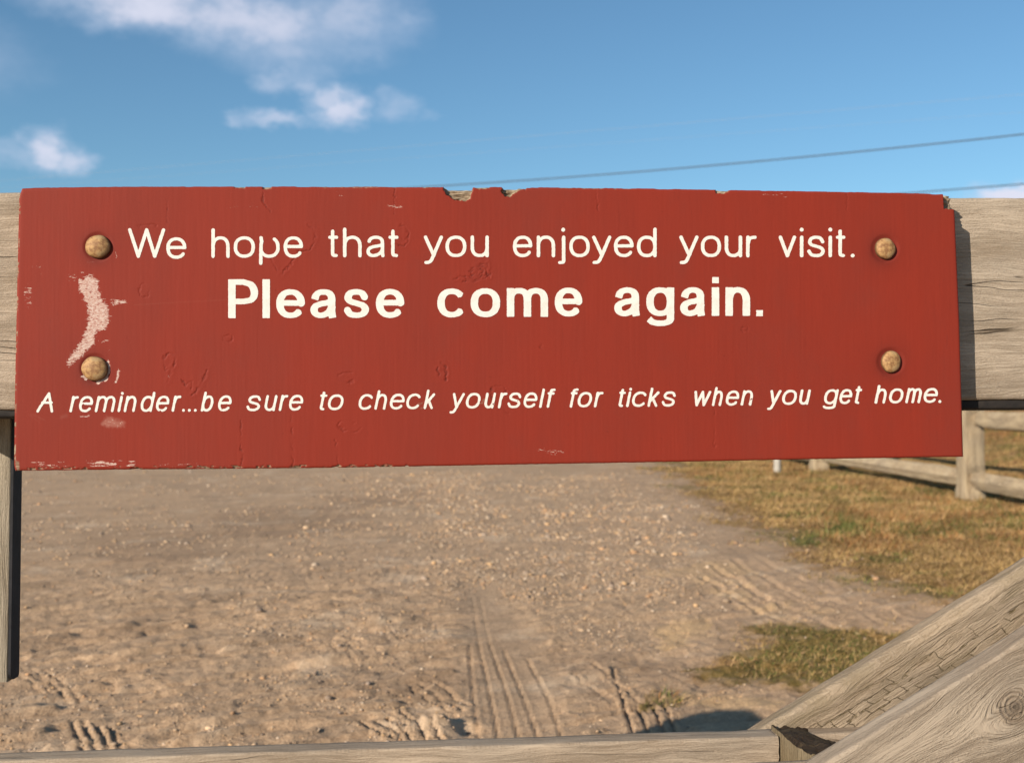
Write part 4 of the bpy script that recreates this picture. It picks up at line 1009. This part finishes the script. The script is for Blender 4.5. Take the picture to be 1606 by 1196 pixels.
# ------------------------------------------------------------------ split rail fence on the right
def log_mesh(name, p0, p1, r0, r1, mat, seed, flat=1.0, sides=14, res=.06, amp=.16, endcap=0):
    """a split or rough-hewn timber from p0 to p1, x of the object along it"""
    p0, p1 = Vector(p0), Vector(p1); Ln = (p1 - p0).length; nl = max(4, int(Ln / res)); V = []; F = []
    rs2 = np.random.default_rng(int(seed)); prof = 1 + amp * (rs2.random(sides) - .5) * 2
    for i in range(nl + 1):
        f = i / nl; x_ = f * Ln; r = r0 + (r1 - r0) * f
        if endcap and (x_ < endcap or Ln - x_ < endcap): r *= .62 + .38 * min(x_, Ln - x_) / endcap
        for q in range(sides):
            a = q / sides * 2 * math.pi
            n_ = float(fbm(np.array(x_ * 3 + seed), np.array(q * .7), 700 + int(seed), 3)) - .5
            rr_ = r * prof[q] * (1 + .22 * n_); V.append((x_, rr_ * math.cos(a) * flat, rr_ * math.sin(a)))
    for i in range(nl):
        for q in range(sides): F.append((i * sides + q, i * sides + (q + 1) % sides, (i + 1) * sides + (q + 1) % sides, (i + 1) * sides + q))
    F += [tuple(range(sides - 1, -1, -1)), tuple(nl * sides + q for q in range(sides))]
    me = bpy.data.meshes.new(name); me.from_pydata(V, [], F); me.update(); me.polygons.foreach_set('use_smooth', np.ones(len(me.polygons), bool)); me.set_sharp_from_angle(angle=R(42))
    me.materials.append(mat); X_ = (p1 - p0).normalized(); Zt = Vector((0, 0, 1)) if abs(X_.z) < .9 else Vector((1, 0, 0)); Y_ = Zt.cross(X_).normalized(); Zt = X_.cross(Y_)
    M = Matrix(((X_[0], Y_[0], Zt[0], p0[0]), (X_[1], Y_[1], Zt[1], p0[1]), (X_[2], Y_[2], Zt[2], p0[2]), (0, 0, 0, 1))); return me, M


gxA, gyA = ground(np.array([1522.]), np.array([782.])); gxB, gyB = ground(np.array([1284.]), np.array([735.]))
PA = np.array([gxA[0], gyA[0]]); PB = np.array([gxB[0], gyB[0]]); dr = PB - PA
print('fence', PA, PB)
fence = link('split_rail_fence', None, label='rustic grey split-rail fence along the grassy bank on the right', category='fence')
fence.location = (PA[0], PA[1], 0)
posts = [PA - dr * 2, PA - dr, PA, PB, PB + dr, PB + dr * 2, PB + dr * 3]
HTS = (.19, .755, 1.22)


def fence_post(P, seed):
    """a squared post with the worn sockets the rails slide into"""
    z0 = float(z_at(np.array([P[0]]), np.array([P[1]]))[0]); H = 1.42; nv = 60; ns = 24; V = []; F = []
    d = dr / np.linalg.norm(dr); nrm = np.array([-d[1], d[0]])
    if nrm[1] > 0: nrm = -nrm
    for i in range(nv + 1):
        z = -.25 + (H + .25) * i / nv
        for q in range(ns):
            a = q / ns * 2 * math.pi; cq, sq_ = math.cos(a), math.sin(a); k_ = (abs(cq) ** 5 + abs(sq_) ** 5) ** (-.2)
            r = .108 * k_ * (1 + .12 * (float(fbm(np.array(z * 3 + seed), np.array(q * .35 + seed), 710, 3)) - .5)) * (1.08 if z < .1 else 1) * (1 - .1 * max(0, z - 1.2))
            if z > H - .05: r *= .82
            for hz_ in HTS:   # socket mouth on the two rail sides
                if abs(z - hz_) < .11 and abs(cq) > .80: r *= 1 - .30 * (1 - abs(z - hz_) / .11) ** .5
            V.append((P[0] + r * (cq * d[0] + sq_ * nrm[0] * .95), P[1] + r * (cq * d[1] + sq_ * nrm[1] * .95), z + z0))
    for i in range(nv):
        for q in range(ns): F.append((i * ns + q, i * ns + (q + 1) % ns, (i + 1) * ns + (q + 1) % ns, (i + 1) * ns + q))
    F.append(tuple(nv * ns + q for q in range(ns)))
    V = np.array(V); O = np.array([P[0], P[1], z0]); RY = Matrix.Rotation(-math.pi / 2, 4, 'Y'); RI_ = np.array(RY.inverted().to_3x3())
    me = bpy.data.meshes.new('post'); me.from_pydata(((V - O) @ RI_.T).tolist(), [], F); me.update(); me.materials.append(W_FENCE)
    me.polygons.foreach_set('use_smooth', np.ones(len(me.polygons), bool)); me.set_sharp_from_angle(angle=R(40))
    o = link('post', me, fence); o.matrix_local = Matrix.Translation(O - np.array(fence.location)) @ RY


for i, P in enumerate(posts): fence_post(P, 3 + i)
for i in range(len(posts) - 1):
    A_, B_ = posts[i], posts[i + 1]; za = float(z_at(*[np.array([q]) for q in A_])[0]); zb = float(z_at(*[np.array([q]) for q in B_])[0])
    for j, hz_ in enumerate(HTS):
        e = (B_ - A_) / np.linalg.norm(B_ - A_); off_ = np.array([-e[1], e[0]]) * (.018 if (i + j) % 2 else -.018)
        a3 = (*(A_ + e * .04 + off_), za + hz_ + random.uniform(-.02, .02)); b3_ = (*(B_ - e * .04 + off_), zb + hz_ + random.uniform(-.02, .02))
        me, M = log_mesh('rail', a3, b3_, .082, .074, W_FENCE, 40 + i * 3 + j, .62, endcap=.25)
        o = link('rail', me, fence); o.matrix_local = Matrix.Translation(-Vector(fence.location)) @ M
# white stake beyond
gx1, gy1 = ground(np.array([1219.]), np.array([739.])); zz = float(z_at(gx1, gy1)[0])
me, M = log_mesh('white_stake', (gx1[0], gy1[0], zz - .1), (gx1[0] + .01, gy1[0], zz + .62), .046, .043, M_STAKE, 77, 1.0, 14, amp=.03)
link('white_stake', me, None, M, label='small round white stake standing in the grass before the far fence post', category='stake')

# round-topped gate post just outside the left of the picture: its head's shadow falls on the sand at lower right
sxg, syg = ground(np.array([1142.]), np.array([1128.]))
e_h = math.tan(R(SUN_EL)); tt_ = 2.62; gp = np.array([sxg[0] - math.sin(R(SUN_AZ)) * tt_, syg[0] - math.cos(R(SUN_AZ)) * tt_]); gph = tt_ * e_h
print('gatepost', gp, gph)
V = []; F = []; ns = 28; rg = .155; prof = [(-.35, 1.0), (0, 1.02), (.3, 1.0), (.6, .99), (gph - .14, .98), (gph - .08, .93), (gph - .03, .80), (gph + .01, .60), (gph + .035, .35), (gph + .045, .1)]
for (z, r) in prof:
    for q in range(ns):
        a = q / ns * 2 * math.pi; V.append((rg * r * math.cos(a), rg * r * math.sin(a), z))
for i in range(len(prof) - 1):
    for q in range(ns): F.append((i * ns + q, i * ns + (q + 1) % ns, (i + 1) * ns + (q + 1) % ns, (i + 1) * ns + q))
F.append(tuple((len(prof) - 1) * ns + q for q in range(ns)))
RY = Matrix.Rotation(-math.pi / 2, 4, 'Y'); RI_ = np.array(RY.inverted().to_3x3())
me = bpy.data.meshes.new('gate_post'); me.from_pydata((np.array(V) @ RI_.T).tolist(), [], F); me.polygons.foreach_set('use_smooth', np.ones(len(me.polygons), bool)); me.materials.append(W_VERT)
link('gate_post', me, None, Matrix.Translation((gp[0], gp[1], 0)) @ RY, label='stout round-topped timber gate post at the left end of the gate', category='post')

# ------------------------------------------------------------------ overhead wires
LA = np.array([13.9, 29.0]); LD = np.array([-16.1, 8.0]); LD /= np.linalg.norm(LD)


def wire(pts, rad, mat, label, shift=0.0):
    """level-running cable through the seen points, sagging between its poles"""
    nL = np.array([-LD[1], LD[0]]); A0 = LA + nL * shift; ss_ = []; zz_ = []
    for (px, py) in pts:
        d = ray(np.array(float(px)), np.array(float(py))); t = (A0 @ nL) / (d[:2] @ nL); p = CAM + d * t
        ss_.append((p[:2] - A0) @ LD); zz_.append(p[2])
    deg = 1 if len(pts) < 3 else 2; co = np.polyfit(ss_, zz_, deg)
    if deg == 2: co[0] = min(max(co[0], 0), .0016); r_ = np.array(zz_) - co[0] * np.array(ss_) ** 2; c1 = np.polyfit(ss_, r_, 1); co = np.array([co[0], c1[0], c1[1]])
    sv = np.linspace(-34, 60, 95); V = []; F = []; nsd = 6
    for s_ in sv:
        c = np.array([*(A0 + LD * s_), np.polyval(co, s_)])
        for q in range(nsd):
            a = q / nsd * 2 * math.pi; V.append(c + rad * (math.cos(a) * np.array([nL[0], nL[1], 0]) + math.sin(a) * np.array([0, 0, 1])))
    for i in range(len(sv) - 1):
        for q in range(nsd): F.append((i * nsd + q, i * nsd + (q + 1) % nsd, (i + 1) * nsd + (q + 1) % nsd, (i + 1) * nsd + q))
    link('power_line', mesh_np('power_line', V, F, mat, True), None, None, label=label, category='wire', group='wires crossing the sky')
    return [np.array([*(A0 + LD * s_), np.polyval(co, s_)]) for s_ in (-34, 60)]


e1 = wire([(800, 284.5), (1350, 237.5), (1606, 210.5)], .020, M_WIRE, 'darkest wire, slanting up to the right edge of the sky above the sign')
e2 = wire([(1440, 301.5), (1606, 288.5)], .018, M_WIRE, 'lowest wire, just over the right end of the sign', .35)
e3 = wire([(800, 216), (1606, 148)], .0032, M_WIRE2, 'topmost pale thin wire, faint across the middle of the sky', -.3)
e4 = wire([(800, 236), (1606, 176)], .0020, M_WIRE2, 'faintest pale wire, between the top wire and the dark one', -.1)
for k_ in (0, 1):
    P = e1[k_]; zt = max(q[k_][2] for q in (e1, e2, e3, e4)) + .5
    po = link('utility_pole', None, None, None, label=('wooden utility pole at the right end of the wires', 'wooden utility pole at the far left end of the wires')[k_], category='pole', group='poles carrying the wires')
    gz_ = float(z_at(np.array([P[0]]), np.array([P[1] + .2]))[0]); po.location = (P[0] + .1, P[1] + .2, gz_)
    me, M = log_mesh('pole', (0, 0, -.5), (0, 0, zt - gz_), .15, .10, W_POLE, 90 + k_, 1, 14, .4, .03); link('shaft', me, po, M)
    for q in (e1, e2, e3, e4):
        w_ = q[k_]; me, M = log_mesh('insulator', (0, 0, w_[2] - .12 - gz_), (0, 0, w_[2] + .01 - gz_), .045, .03, M_CER, 95, 1, 10, .05, .02)
        M = Matrix.Translation((w_[0] - po.location[0], w_[1] - po.location[1], 0)) @ M; link('insulator', me, po, M)
        me, M = log_mesh('bracket', (0, 0, w_[2] - .14 - gz_), (w_[0] - po.location[0], w_[1] - po.location[1], w_[2] - .14 - gz_), .03, .03, M_CER, 96, 1, 8, .2, .02); link('bracket', me, po, M)
print('tris', sum(len(o.data.loops) - 2 * len(o.data.polygons) for o in bpy.data.objects if o.type == 'MESH'), 'stones', N_STONES)
